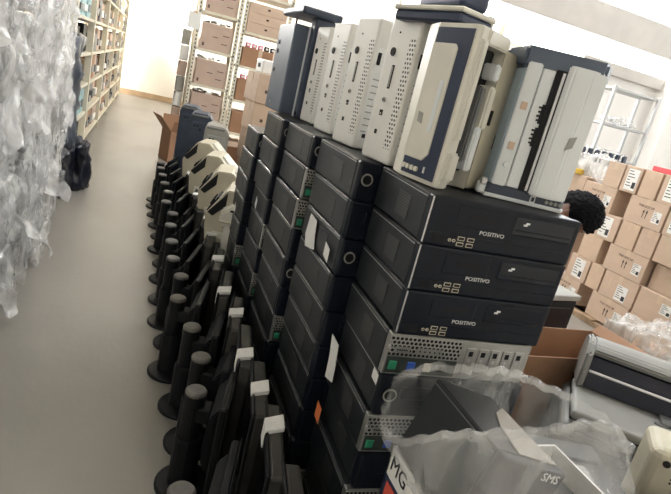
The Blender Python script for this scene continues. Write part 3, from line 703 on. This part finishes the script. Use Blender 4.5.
for z, h, n_ in ((1.551, .29, 5), (1.021, .33, 5)):
    for q in range(n_):
        r = thing('pink_packet', 'pink packet %s in the carton row, board at height %s of the end shelf' % (ORD[q], 'four' if z > 1.5 else 'three'), 'packet', (1.36+q*.10, 9.10, z+h+.001), 0, 'pink packets on shelf cartons'); MB().bb(-.04, .04, -.03, .03, 0, .07, M_pink if q < 3 else M_mon, .008).build('packet', r); MB().bb(-.02, .02, -.031, -.029, .02, .05, M_label).build('label', r)
for q in range(3):
    r = thing('flat_carton', ['lowest', 'middle', 'uppermost'][q]+' of three flat brown cartons with handle holes, end shelf', 'carton', (1.57, 9.24, 2.0605+q*.145), 0, 'flat cartons with handle holes')
    MB().bb(-.30, .30, -.26, .26, 0, .143, M_card, .005).build('body', r); MB().bb(-.02, .02, -.262, -.258, .07, .095, M_hole, .001).build('handle_hole', r)
r = thing('flat_carton', 'dull brown carton at the top of the end shelf right bay', 'carton', (1.55, 9.26, 2.621)); MB().bb(-.29, .29, -.25, .25, 0, .25, M_card, .005).build('body', r); MB().bb(-.03, .03, -.253, .25, .02, .251, M_tape, .001).build('tape', r)
# notice taped to the shelf post, papers beyond
r = thing('paper_notice', 'white paper sheet taped to the end shelf post', 'paper', (.50, 8.95, 2.02)); MB().bb(-.09, .09, -.002, .002, -.12, .12, M_label).build('page', r)
MB().bb(-.03, .03, -.003, -.0015, .10, .13, M_tape).build('tape', r)
for i in range(8):
    r = thing('bundled_folder', ['lowest', 'second lowest', 'third lowest', 'fourth lowest', 'fourth highest', 'third highest', 'second highest', 'highest'][i]+' bundle of papers stuck beside the end shelf post', 'papers', (.44, 9.30, .001+i*.235), 0, 'paper bundles beside the end shelf')
    MB().box((0, 0, .12), (.12, .30, .22), [M_label, M_grey, M_cardp][i % 3], .01, rot=Matrix.Rotation(.1*(i % 2), 3, 'Y')).build('stack', r); MB().box((-.002, -.02, .12), (.128, .04, .224), M_mon, .01).build('strap', r)
# open carton with raised flaps on the floor in front of the shelf
def open_carton(name, label, loc, rot, w, d, h, m, flaps, t=.006):
    r = thing(name, label, 'carton', loc, rot)
    MB().bb(-w/2, w/2, -d/2, -d/2+t, 0, h, m).bb(-w/2, w/2, d/2-t, d/2, 0, h, m).bb(-w/2, -w/2+t, -d/2, d/2, 0, h, m).bb(w/2-t, w/2, -d/2, d/2, 0, h, m).bb(-w/2, w/2, -d/2, d/2, 0, t, m).build('body', r)
    for side, ang_, l in flaps:
        s_, c_ = math.sin(ang_), math.cos(ang_); up = Vector((0, 0, c_*l))
        if side in 'LR':
            sg = -1 if side == 'L' else 1; a = Vector((sg*w/2, -d/2, h)); b_ = Vector((sg*w/2, d/2, h)); o_ = Vector((sg*s_*l, 0, 0))+up; th = Vector((-sg*t, 0, 0))
        else:
            sg = -1 if side == 'F' else 1; a = Vector((-w/2, sg*d/2, h)); b_ = Vector((w/2, sg*d/2, h)); o_ = Vector((0, sg*s_*l, 0))+up; th = Vector((0, -sg*t, 0))
        P = [a, b_, b_+o_, a+o_]; Q = [p+th+Vector((0, 0, -.001)) for p in P]
        b = MB().raw([tuple(p) for p in P+Q], [(0, 1, 2, 3), (7, 6, 5, 4), (0, 4, 5, 1), (1, 5, 6, 2), (2, 6, 7, 3), (3, 7, 4, 0)], m)
        bmesh.ops.recalc_face_normals(b.bm, faces=b.bm.faces[:]); b.build('flap', r)
    return r
open_carton('open_carton', 'open brown carton with raised flaps at the aisle end', (.50, 8.35, 0), .3, .40, .40, .44, M_card3, (('L', .7, .26), ('F', .5, .18), ('B', .1, .2)))
b_ = open_carton('open_carton', 'small open carton between the rows and the brown carton pile', (1.02, 6.35, 0), .2, .36, .36, .62, M_card3, (('L', .9, .1), ('R', .3, .1)))

# brown carton pile behind the stacks
for i, (z, x, a) in enumerate([(0, 1.18, .1), (.325, 1.17, .07), (.65, 1.16, .12), (.975, 1.14, .05), (1.25, 1.125, .1)]):
    r = thing('brown_carton', 'plain brown carton in the pile behind the computers, %s' % ['at the bottom', 'second from the bottom', 'in the middle', 'second from the top', 'on top'][i], 'carton', (x, 5.55, z), a, 'brown cartons piled behind the computers')
    h = .324 if i < 3 else .274
    MB().bb(-.20, .20, -.22, .22, 0, h-.001, M_card2 if i % 2 else M_card, .005).build('body', r); MB().bb(-.203, -.0, -.025, .025, h-.08, h, M_tape, .001).build('tape', r)
    q = MB()
    for k in range(3): q.bb(-.12+k*.07, -.09+k*.07, -.2215, -.219, .10, .13, M_ink2)
    q.build('printed_mark', r)
r = thing('styrofoam_block', 'white foam block on top of the brown carton pile', 'foam block', (1.02, 5.5, 1.5245), .1); MB().bb(-.06, .06, -.12, .12, 0, .13, M_label, .015, 2).build('block', r); MB().bb(-.065, -.03, -.04, .04, .05, .09, M_hole, .004).build('recess', r)
for i, (x, z) in enumerate([(1.44, 1.53), (1.48, 1.79)]):
    r = thing('brown_carton', ['lower', 'upper'][i]+' brown carton of the high pair beyond the slate case', 'carton', (x+.05*i, 6.1, z), .1); MB().bb(-.20, .20, -.18, .18, 0, .255, M_card, .005).build('body', r); MB().bb(-.02, .02, -.183, -.1, .05, .2555, M_tape, .001).build('tape', r)
    if i == 0:
        r = thing('tall_cabinet', 'pale metal cabinet carrying the high brown cartons', 'cabinet', (1.45, 6.1, 0), .1); MB().bb(-.22, .22, -.2, .2, 0, 1.529, M_rack, .005).build('body', r); MB().bb(-.20, .20, -.206, -.2, .1, 1.45, M_rack, .003).build('door', r)

# ---------------------------------------------------------------- wall of cartons on the right, end faces to -x
CX = 4.2; CD = .40
r = thing('pallet', 'wooden pallet under the wall of cartons', 'pallet', (CX+.3, 3.3, 0))
for k in range(7): MB().bb(-.36, .36, -1.2+k*.38, -1.04+k*.38, .05, .068, M_wood, .003).build('plank', r)
for x in (-.3, 0, .3): MB().bb(x-.04, x+.04, -1.2, 1.24, 0, .05, M_wood, .003).build('bearer', r)
def carton(y1, y0, row, kind, label, x=CX, depth=CD):
    z = .07+row*.2405; w = y1-y0; h = .239
    r = thing('stacked_carton', label, 'carton', (x, (y0+y1)/2, z), rnd.uniform(-.012, .012), 'cartons walled up on the right')
    MB().bb(0, depth, -w/2+.004, w/2-.004, 0, h, M_card if kind != 'tan' else M_card2, .004).build('body', r)
    MB().bb(-.0012, .02, -w/2+.012 if kind == 'side' else -.022, w/2-.012 if kind == 'side' else .022, h-.002 if kind == 'side' else h-.07, h+.0002, M_tape).build('tape', r)
    f = -.0008; RT = (RX, 0, -PI/2)
    def L(u, v, w_, h_, m=M_label, n='label'):     # u from the left edge of the face as seen, v up
        yc = w/2-u*w; o = MB().bb(f-.001, .002, yc-w_/2, yc+w_/2, v*h-h_/2, v*h+h_/2, m).build(n, r)
        if m is M_label and w_ > .03:
            g = MB()
            for q in range(6): ww = w_*(.25+.5*((q*5+row) % 4)/4); g.bb(f-.0018, f, yc+w_*.42-ww, yc+w_*.42, v*h+h_*(.38-.14*q), v*h+h_*(.42-.14*q), M_ink)
            g.bb(f-.0018, f, yc-w_*.45, yc-w_*.15, v*h-h_*.4, v*h-h_*.1, M_ink); g.build('fine_print', o)
        return o
    if kind == 'up':
        text('THIS SIDE UP', .030, M_ink2, r, (f-.0006, .01, h*.72), RT, 'print')
        for q in (-1, 1):
            yc = .0+q*.017
            MB().raw([(f-.001, yc-.004, h*.30), (f-.001, yc+.004, h*.30), (f-.001, yc+.004, h*.50), (f-.001, yc+.011, h*.50), (f-.001, yc, h*.62), (f-.001, yc-.011, h*.50), (f-.001, yc-.004, h*.50)], [(0, 1, 2, 3, 4, 5, 6)], M_ink).build('arrow', r)
        L(.80, .45, .085, .10)
    elif kind == 'label': L(.55, .5, min(.13, w*.62), .19)
    elif kind == 'two': L(.62, .38, .12, .14); L(.25, .62, .035, .09, M_tape, 'tape_patch')
    elif kind == 'side': pass
    elif kind == 'tag': L(.70, .6, .10, .09)
    return r
N_ = lambda s: s
carton(4.16, 3.95, 5, 'plain', 'plain carton at the far left end of the top layer')
carton(3.945, 3.745, 5, 'label', 'white-labelled carton in the top layer, second from the left')
carton(3.73, 3.535, 5, 'tan', 'plain tan carton in the top layer beneath the red case')
carton(3.52, 3.30, 5, 'label', 'white-labelled carton at the right end of the top layer')
carton(4.36, 3.94, 4, 'up', 'carton printed this side up, second layer, above the person')
carton(3.78, 3.36, 4, 'up', 'carton printed this side up, second layer, right of the dark gap')
carton(3.35, 3.15, 4, 'label', 'white-labelled carton cut by the frame edge, second layer')
carton(4.34, 4.11, 3, 'plain', 'plain carton behind the head, third layer')
carton(4.10, 3.78, 3, 'label', 'white-labelled carton right of the head, third layer')
carton(3.765, 3.55, 3, 'tan', 'tan carton, third layer, left of the two plain ones')
carton(3.54, 3.345, 3, 'plain', 'plain carton, third layer, right of the two plain ones')
carton(3.335, 2.98, 3, 'plain', 'wide plain carton cut by the frame edge, third layer')
carton(4.14, 3.885, 2, 'tan', 'tan carton left of the dark gap, fourth layer')
carton(3.80, 3.345, 2, 'up', 'carton printed this side up, fourth layer, above the twin labels')
carton(3.32, 2.95, 2, 'tag', 'recessed shaded carton at the right, fourth layer', x=CX+.06)
carton(4.20, 3.925, 1, 'label', 'white-labelled carton at the left end of the fifth layer')
carton(3.915, 3.745, 1, 'tan', 'narrow tan carton in the fifth layer')
carton(3.735, 3.335, 1, 'two', 'carton with white sheet label in the fifth layer')
carton(3.325, 2.90, 1, 'tag', 'carton with small white tag, right end of the fifth layer')
carton(4.34, 3.95, 0, 'up', 'carton printed this side up, bottom layer, left end')
carton(3.79, 3.345, 0, 'up', 'carton printed this side up, bottom layer, centre')
carton(3.33, 2.88, 0, 'tan', 'tan carton at the right end of the bottom layer')
r = thing('red_case', 'red tool case lying on the top carton layer', 'case', (CX+.10, 3.50, 1.5145), -.02)
MB().bb(-.05, .07, -.24, .22, 0, .045, M_red2, .008, 2).build('body', r); MB().bb(-.052, -.048, -.12, .0, .012, .032, M_ink).build('lettering_patch', r); MB().bb(-.056, -.048, -.20, -.17, .01, .03, M_silver, .001).build('latch', r)
# stacks behind the carton wall: film heaps, pale rolls, yellow tapes
r = bundle('crumpled film heap on the far left end of the carton wall', (CX+.2, 4.45, 1.40), .3, .5, .22, 31, M_film2, 'film_heap')
r = thing('carton_plinth', 'plain brown cartons carrying the film heap beyond the wall', 'carton', (CX+.22, 4.60, 0)); MB().bb(-.2, .2, -.22, .25, 0, 1.30, M_card, .005).build('body', r); MB().bb(-.203, -.19, -.03, .03, .0, 1.301, M_tape).build('tape', r)
r = thing('tape_roll', 'yellow and black tape roll beside the film heap', 'tape roll', (CX+.02, 4.52, 1.3015)); MB().lathe([(.045, 0), (.05, .004), (.05, .05), (.045, .054)], mat('yellow_tape', (.75, .50, .08), .5), 20).build('roll', r); MB().lathe([(.022, 0), (.022, .056)], M_hole, 14).build('core', r)

# grey open rack beyond with hanging dark goods
r = thing('grey_rack', 'grey open metal rack against the rear wall', 'rack', (0, 0, 0))
RX0, RX1, RY0, RY1 = 8.55, 9.75, 9.0, 9.5
for x in (RX0, RX1):
    for y in (RY0, RY1): MB().bb(x-.03, x+.03, y-.03, y+.03, 0, 2.88, M_steel, .003).build('post', r)
for z in (.3, .95, 1.50, 2.17, 2.86): MB().bb(RX0, RX1, RY0, RY1, z-.04, z, M_steel, .003).build('board', r)
for i, z in enumerate((1.5, 2.17)):
    bundle(['long crumpled film bundle on the grey rack lower board', 'long crumpled film bundle on the grey rack upper board'][i], (9.15, 9.25, z+.10), .80, .30, .10, 40+i, M_film2, 'film_bundle')
for i in range(7):
    r = thing('dark_bottle', '%s dark long tool in the row leaning before the grey rack' % ORD[i], 'tool', (6.75+i*.12, 7.3-.03*i, 0), .2, 'dark tools by the grey rack')
    MB().cyl((0, 0, 0), (0, 0, 1.40), .012, M_label, n=8).build('shaft', r); MB().box((0, 0, 1.50), (.085, .05, .20), M_slate2, .01).build('head', r)

# ---------------------------------------------------------------- person bending behind the stacks
per = thing('person', 'person with short curly black hair bending down behind the computers', 'person', (1.72, 2.85, 0))
def skin(name, pts, edges, m, root=0, parent=None, sub=2):
    me = bpy.data.meshes.new(name); me.from_pydata([p[0] for p in pts], edges, []); o = bpy.data.objects.new(name, me); C.objects.link(o)
    sk = o.modifiers.new('s', 'SKIN'); sb = o.modifiers.new('d', 'SUBSURF'); sb.levels = sb.render_levels = sub
    for v, p in zip(me.skin_vertices[0].data, pts): v.radius = p[1] if isinstance(p[1], tuple) else (p[1], p[1])
    me.skin_vertices[0].data[root].use_root = True
    bpy.context.view_layer.update()
    nm = bpy.data.meshes.new_from_object(o.evaluated_get(bpy.context.evaluated_depsgraph_get())); bpy.data.objects.remove(o)
    nm.materials.clear(); nm.materials.append(m)
    for p in nm.polygons: p.use_smooth = True
    o = bpy.data.objects.new(name, nm); C.objects.link(o); o.parent = parent; return o
# local coordinates, origin on the floor below the pelvis; the head hangs forward to (+.43,-.65)
hd = Vector((.41, -.65, 1.225)); nk = Vector((.36, -.56, 1.16)); ch = Vector((.24, -.38, 1.13)); wa = Vector((.09, -.15, 1.0)); pv = Vector((0, 0, .90))
dr = Vector((.55, -.83, 0)).normalized(); sd = Vector((dr.y, -dr.x, 0))
pts = [(pv, (.14, .12)), (wa, (.13, .11)), (ch, (.15, .12)), (nk, .055), (nk*.4+hd*.6, .05)]
ed = [(0, 1), (1, 2), (2, 3), (3, 4)]
for s in (-1, 1):
    b0 = len(pts); hip = pv+sd*s*.09+Vector((0, 0, -.06)); kn = Vector((.05, -.02, .48))+sd*s*.11; an = Vector((-.03, .03, .09))+sd*s*.11; toe = an+dr*.16+Vector((0, 0, -.055))
    pts += [(hip, .085), (kn, .06), (an, .042), (toe, .035)]; ed += [(0, b0), (b0, b0+1), (b0+1, b0+2), (b0+2, b0+3)]
    b1 = len(pts); shp = ch+sd*s*.17+Vector((0, 0, -.01)); el = shp-dr*.05+sd*s*.02+Vector((0, 0, -.27)); wr = el+dr*.06-sd*s*.10+Vector((0, 0, -.19))
    pts += [(shp, .062), (el, .042), (wr, .028), (wr+dr*.02+Vector((0, 0, -.05)), (.038, .018))]; ed += [(2, b1), (b1, b1+1), (b1+1, b1+2), (b1+2, b1+3)]
    pm = wr+dr*.02+Vector((0, 0, -.05))
skin('body', pts, ed, M_skin, 0, per)
for s in (-1, 1):
    shp = ch+sd*s*.17+Vector((0, 0, -.01)); el = shp-dr*.05+sd*s*.02+Vector((0, 0, -.27)); wr = el+dr*.06-sd*s*.10+Vector((0, 0, -.19)); pm = wr+dr*.02+Vector((0, 0, -.05)); fd = (dr*.3+Vector((0, 0, -.9))).normalized()
    hp = [(pm, .016)]; he = []
    for k, l in enumerate((.070, .082, .078, .062)):
        b0 = len(hp); base = pm+fd*.035+sd*(k-1.5)*.019
        hp += [(base, .010), (base+fd*l*.5, .009), (base+fd*l*.8+Vector((0, 0, -.02)), .008)]; he += [(0, b0), (b0, b0+1), (b0+1, b0+2)]
    b0 = len(hp); hp += [(pm-sd*s*.032+fd*.005, .010), (pm-sd*s*.05+fd*.035, .009)]; he += [(0, b0), (b0, b0+1)]
    skin('hand', hp, he, M_skin, 0, per, 1)
skin('shirt', [(pv+Vector((0, 0, .03)), (.155, .135)), (wa, (.146, .128)), (ch, (.165, .135)), (ch*.45+nk*.55, (.08, .075))]+[(ch+sd*s*.175, .075) for s in (-1, 1)]+[(ch+sd*s*.195+dr*.03+Vector((0, 0, -.16)), .062) for s in (-1, 1)], [(0, 1), (1, 2), (2, 3), (2, 4), (2, 5), (4, 6), (5, 7)], M_shirt, 0, per)
tp = [(pv, (.15, .135))]; te = []
for s in (-1, 1):
    b0 = len(tp); tp += [(pv+sd*s*.09+Vector((0, 0, -.08)), .10), (Vector((.05, -.02, .48))+sd*s*.11, .075), (Vector((-.03, .03, .11))+sd*s*.11, .062)]; te += [(0, b0), (b0, b0+1), (b0+1, b0+2)]
    MB().box((Vector((-.03, .03, .045))+sd*s*.11+dr*.07), (.10, .27, .09), M_ink, .03, rot=Matrix.Rotation(math.atan2(dr.y, dr.x)-PI/2, 3, 'Z'), seg=3).build('shoe', per, True)
skin('trousers', tp, te, M_trous, 0, per)
# head: faces down and to the left (-x); built around its own centre
hm = bmesh.new(); bmesh.ops.create_icosphere(hm, subdivisions=4, radius=1)
for v in hm.verts:
    p = v.co; x_, y_, z_ = p
    q = Vector((x_*.074, y_*.093, z_*.112))
    if z_ < 0: q.x *= 1+z_*.22; q.y *= 1+z_*.10
    if y_ < -.6 and abs(x_) < .25: q.y -= .018*math.exp(-((x_/.13)**2))*math.exp(-((z_+.12)/.16)**2)*1.6
    q.y += .006*math.exp(-(((abs(x_)-.38)/.16)**2+((z_-.08)/.12)**2)) if y_ < 0 else 0
    if y_ < 0: q.y -= .006*math.exp(-((x_/.3)**2+((z_+.50)/.09)**2))
    v.co = q
hme = bpy.data.meshes.new('head'); hm.to_mesh(hme); hm.free(); hme.materials.append(M_skin)
for p in hme.polygons: p.use_smooth = True
head = bpy.data.objects.new('head', hme); C.objects.link(head); head.parent = per; head.location = hd
head.rotation_euler = (1.30, 0, .45)
for s in (-1, 1):
    b = MB(); b.bm.free(); b.bm = bmesh.new(); bmesh.ops.create_uvsphere(b.bm, u_segments=12, v_segments=8, radius=1); bmesh.ops.scale(b.bm, vec=(.009, .018, .030), verts=b.bm.verts); b.mats = [M_skin]; b.build('ear', head, True, loc=(s*.074, .008, -.005))
    b = MB(); b.bm.free(); b.bm = bmesh.new(); bmesh.ops.create_uvsphere(b.bm, u_segments=12, v_segments=8, radius=.0105); b.mats = [M_eye]; b.build('eye', head, True, loc=(s*.029, -.078, .010))
    MB().box((s*.029, -.090, .030), (.026, .006, .005), M_hair, .002).build('eyebrow', head)
MB().box((0, -.092, -.055), (.042, .008, .008), mat('lips', (.30, .10, .09), .5), .003, seg=2).build('mouth', head)
hb = bmesh.new(); bmesh.ops.create_icosphere(hb, subdivisions=5, radius=1)
dele = []
for v in hb.verts:
    x_, y_, z_ = v.co
    q = Vector((x_*.100, y_*.118, z_*.136))
    nz = noise.noise(q*70)*.010+noise.noise(q*160)*.006
    v.co = q+v.co.normalized()*nz+Vector((0, .006, .006))
    if (y_ < -.45 and z_ < .42) or (z_ < -.48) or (abs(x_) > .72 and z_ < -.02 and y_ < .35): dele.append(v)
bmesh.ops.delete(hb, geom=dele, context='VERTS')
hme = bpy.data.meshes.new('hair'); hb.to_mesh(hme); hb.free(); hme.materials.append(M_hair)
for p in hme.polygons: p.use_smooth = True
hr = bpy.data.objects.new('hair', hme); C.objects.link(hr); hr.parent = head

# ---------------------------------------------------------------- lower right: open carton, printer, loose machines
open_carton('open_carton', 'large open brown carton behind the grey printer', (2.10, 1.98, .18), .02, .80, .34, .42, M_card3, (('R', 1.0, .07),))
r = thing('machine_crate', 'black equipment box under the open brown carton', 'box', (2.10, 1.98, 0), .02); MB().bb(-.38, .38, -.17, .17, 0, .179, M_mon, .006).build('body', r); MB().bb(-.3, .3, -.173, -.168, .1, .12, M_grey2).build('band', r)
r = thing('grey_printer', 'big grey printer with open front slot beside the clear bag', 'printer', (2.13, 1.50, .40), -.74)
MB().bb(-.27, .44, -.25, .24, 0, .075, M_gprn, .03, 3).build('base', r)
MB().bb(-.24, .42, -.20, .22, .07, .12, M_hole).build('paper_gap', r)
MB().bb(-.25, .44, -.29, .08, .115, .155, M_gprn, .016, 3).build('output_shelf', r)
hood = [(.245, .12), (.245, .27), (.225, .315), (.18, .345), (.10, .355), (.045, .345), (.015, .325), (.03, .30), (.075, .295), (.09, .17), (.06, .12)]
MB().prism(hood, lambda u, v, w: (w, u, v), -.22, .44, M_gprn, .008).build('upper_housing', r)
for x0, x1 in ((-.245, -.215), (.435, .465)):
    MB().prism([(.25, .12), (.25, .27), (.228, .32), (.18, .350), (.10, .360), (.045, .350), (-.01, .315), (-.035, .24), (-.03, .155)], lambda u, v, w: (w, u, v), x0, x1, M_gprn, .010).build('end_cheek', r)
MB().prism([(-.02, .16), (.085, .16), (.08, .292), (.03, .292), (.0, .25)], lambda u, v, w: (w, u, v), -.212, .432, M_navy2, .003).build('dark_slot', r)
MB().cyl((-.21, -.012, .238), (.43, -.012, .238), .006, M_silver, n=10).build('chrome_rail', r)
MB().bb(.10, .36, -.10, .0, .156, .170, M_grey2, .005).build('paper_guide', r)
MB().box((.10, -.10, .158), (.05, .02, .006), M_grey2, .002).build('finger_tab', r)
MB().bb(-.22, .38, -.262, -.245, .015, .06, M_grey2, .008).build('front_cover', r)
r = thing('machine_stand', 'dark machine base carrying the grey printer', 'machine', (2.13, 1.50, 0), -.74); MB().bb(-.30, .38, -.20, .20, 0, .399, M_mon, .01).build('body', r); MB().bb(-.3, .3, -.206, -.198, .1, .3, M_grey2, .004).build('door', r)
bundle('clear crumpled film in the carton behind the grey printer', (3.0, 2.1, .56), .6, .4, .20, 51, M_film2, 'film_heap')
r = thing('carton_plinth', 'brown carton under the crumpled film at the right', 'carton', (3.0, 2.1, 0), .1); MB().bb(-.36, .36, -.26, .26, 0, .45, M_card3, .006).build('body', r); MB().bb(-.03, .03, -.263, .26, .1, .451, M_tape).build('tape', r)
r = thing('flat_grey_case', 'flat grey and black case on the far side of the open carton', 'case', (2.55, 2.75, 0), .15); MB().bb(-.25, .25, -.18, .18, .60, .64, M_grey, .006).bb(-.24, .24, -.17, .17, .0, .60, M_mon, .01).build('body', r); MB().bb(-.2, .2, -.175, -.168, .4, .55, M_gloss, .003).build('front_panel', r)

# loose machines at the lower right corner
r = thing('small_beige_machine', 'beige machine with speaker holes at the right frame edge', 'machine', (1.84, 1.08, .35), -.74)
MB().bb(-.10, .16, -.12, .08, 0, .34, M_beige, .03, 3).build('body', r)
g = MB()
for i in range(6):
    for k in range(6): g.box((-.02+i*.014, -.121, .24+k*.014), (.006, .003, .006), M_hole)
g.build('speaker_holes', r); MB().cyl((-.05, -.125, .30), (-.05, -.11, .30), .012, M_hole, n=12).build('round_socket', r)
MB().bb(-.09, .15, -.11, .07, -.35, 0, M_mon, .01).build('dark_stand', r)
r = thing('grey_panel_box', 'mid grey box at the lower right corner', 'box', (1.60, .86, .42), -.5); MB().bb(-.05, .22, -.14, .10, -.42, .16, M_grey2, .01).build('body', r); MB().bb(-.03, .20, -.143, -.139, .02, .13, M_grey2, .003).build('panel', r)
r = thing('black_tray_machine', 'black machine with grey worn label in the lower right', 'machine', (1.38, 1.08, .36), -.3); MB().bb(-.13, .16, -.16, .16, -.40, .24, M_mon, .012).build('body', r); MB().bb(-.02, .06, -.05, .02, .24, .2415, M_grey, .0005).build('worn_label', r); MB().bb(-.10, .12, .04, .12, .238, .25, M_bez, .005).build('ridge', r)

# ---------------------------------------------------------------- white box with a black case in a clear bag (foreground)
bx = thing('white_carton', 'white printed carton in the foreground holding a bagged black unit', 'carton', (.655, .52, 0), 0)
bw, bd, bh, t = .50, .45, .775, .006
MB().bb(0, bw, 0, t, 0, bh, M_label).bb(0, bw, bd-t, bd, 0, bh, M_label).bb(0, t, 0, bd, 0, bh, M_label).bb(bw-t, bw, 0, bd, 0, bh, M_label).bb(0, bw, 0, bd, 0, t, M_label).build('body', bx)
MB().bb(-.0012, 0, bd-.16, bd-.005, bh-.24, bh-.075, M_navy).build('blue_print', bx)
MB().bb(-.0020, -.0011, bd-.15, bd-.02, bh-.14, bh-.085, M_red).bb(-.0020, -.0011, bd-.15, bd-.10, bh-.22, bh-.16, M_red).build('red_print', bx)
text('MG', .055, M_ink, bx, (-.001, bd-.055, bh-.035), (RX, 0, -PI/2), 'lettering')
text('L', .07, M_ink, bx, (-.001, bd-.20, bh-.12), (RX, 0, -PI/2), 'lettering')
fl = MB().bb(.03, bw-.03, .03, bd-.03, .0, .732, M_mon, .004).build('packing_insert', bx)
cs = thing('bagged_computer', 'black power unit with pale top panel tilted inside the clear bag', 'computer', (.704, .955, .976), 0); cs.rotation_euler = (0, .27, 0)
MB().bb(0, .175, -.25, 0, -.195, 0, M_case, .004).build('case', cs)
MB().bb(-.002, .177, -.275, -.25, -.197, .002, M_bez, .006, 2).build('front_bezel', cs)
MB().bb(.174, .1765, -.24, -.01, -.185, -.01, M_case2, .001).build('side_panel', cs)
MB().bb(-.0015, .001, -.245, -.005, -.012, -.010, M_grey2).build('lid_edge', cs)
text('SMS', .026, M_silver, cs, (.137, -.2762, -.015), (RX, 0, 0), 'brand_lettering', sx=1.1)
# clear bag: a closed loop of film from the carton's mouth up to a crumpled rim
rim = [(.582, .90, .872), (.592, .945, .915), (.612, .975, .945), (.665, .99, .972), (.74, 1.0, .985), (.83, 1.005, .982), (.93, 1.01, .978), (1.03, 1.005, .957), (1.13, .995, .928), (1.21, .975, .905), (1.27, .93, .880), (1.285, .86, .850),
       (1.17, .80, .905), (1.06, .745, .975), (.95, .705, 1.030), (.84, .69, 1.045), (.74, .69, 1.035), (.665, .72, 1.005), (.622, .79, .945), (.592, .855, .885)]
base = [(.664, .92, .765), (.664, .95, .765), (.666, .964, .765), (.69, .974, .76), (.76, .976, .77), (.84, .978, .775), (.93, .978, .775), (1.02, .976, .775), (1.11, .974, .765), (1.16, .96, .75), (1.165, .90, .73), (1.165, .80, .70),
        (1.165, .70, .68), (1.12, .60, .66), (1.02, .515, .64), (.88, .512, .64), (.76, .512, .66), (.666, .53, .765), (.664, .66, .765), (.664, .80, .765)]
def loop(P, u):
    n = len(P); f = u*n; i = int(f) % n; t_ = f-int(f); p0, p1, p2, p3 = (Vector(P[(i+k) % n]) for k in (-1, 0, 1, 2))
    return .5*((2*p1)+(-p0+p2)*t_+(2*p0-5*p1+4*p2-p3)*t_**2+(-p0+3*p1-3*p2+p3)*t_**3)
NU, NV = 220, 34; V = []; F = []; cen = Vector((.92, .80, .85))
for j in range(NV+1):
    v = j/NV
    for i in range(NU):
        u = i/NU; a_ = loop(base, u); b_ = loop(rim, u); p = a_*(1-v)+b_*v
        out = (p-cen); out.z = 0; out.normalize()
        p += out*.028*math.sin(PI*v)
        q = Vector((p.x*9, p.y*9, p.z*4.5))
        rdg = (1-abs(noise.noise(q)))**6*.022+(1-abs(noise.noise(q*2.3+Vector((5, 1, 2)))))**6*.009+noise.noise(q*1.1)*.016
        w_ = min(1, v*4)*(1-.45*v); p += out*(rdg-.012)*w_+Vector((0, 0, noise.noise(q*.8+Vector((9, 9, 9)))*.012*w_))
        V.append(p)
for j in range(NV):
    for i in range(NU): F.append((j*NU+i, j*NU+(i+1) % NU, (j+1)*NU+(i+1) % NU, (j+1)*NU+i))
rb = MB(); RV = []
for i in range(NU):
    p = V[NV*NU+i]; o_ = p-cen; o_.z = 0; o_.normalize()
    for (a_, z_) in ((.0035, -.018), (.006, .0), (.0, .006), (-.004, -.016)): RV.append(p+o_*a_*1.2+Vector((0, 0, z_+.004*math.sin(i*.9))))
rb.raw(RV, [(i*4+k, ((i+1) % NU)*4+k, ((i+1) % NU)*4+k+1, i*4+k+1) for i in range(NU) for k in range(3)], M_clear)
bag = MB().raw(V, F, M_clear).build('clear_bag', None, True); rb.build('rim_fold', bag, True); MB().prism([(.060, -.248), (.172, -.248), (.172, -.05), (.120, -.09), (.085, -.15)], lambda u, v, w: (u, v, w), 0, .003, mat('warm_grey_panel', (.34, .315, .27), .5, var=.1), .001).build('top_panel', cs)  # pale patch paints a light reflection onto the black case top
tag(bag, 'clear plastic bag open over the white carton in the foreground', 'bag')
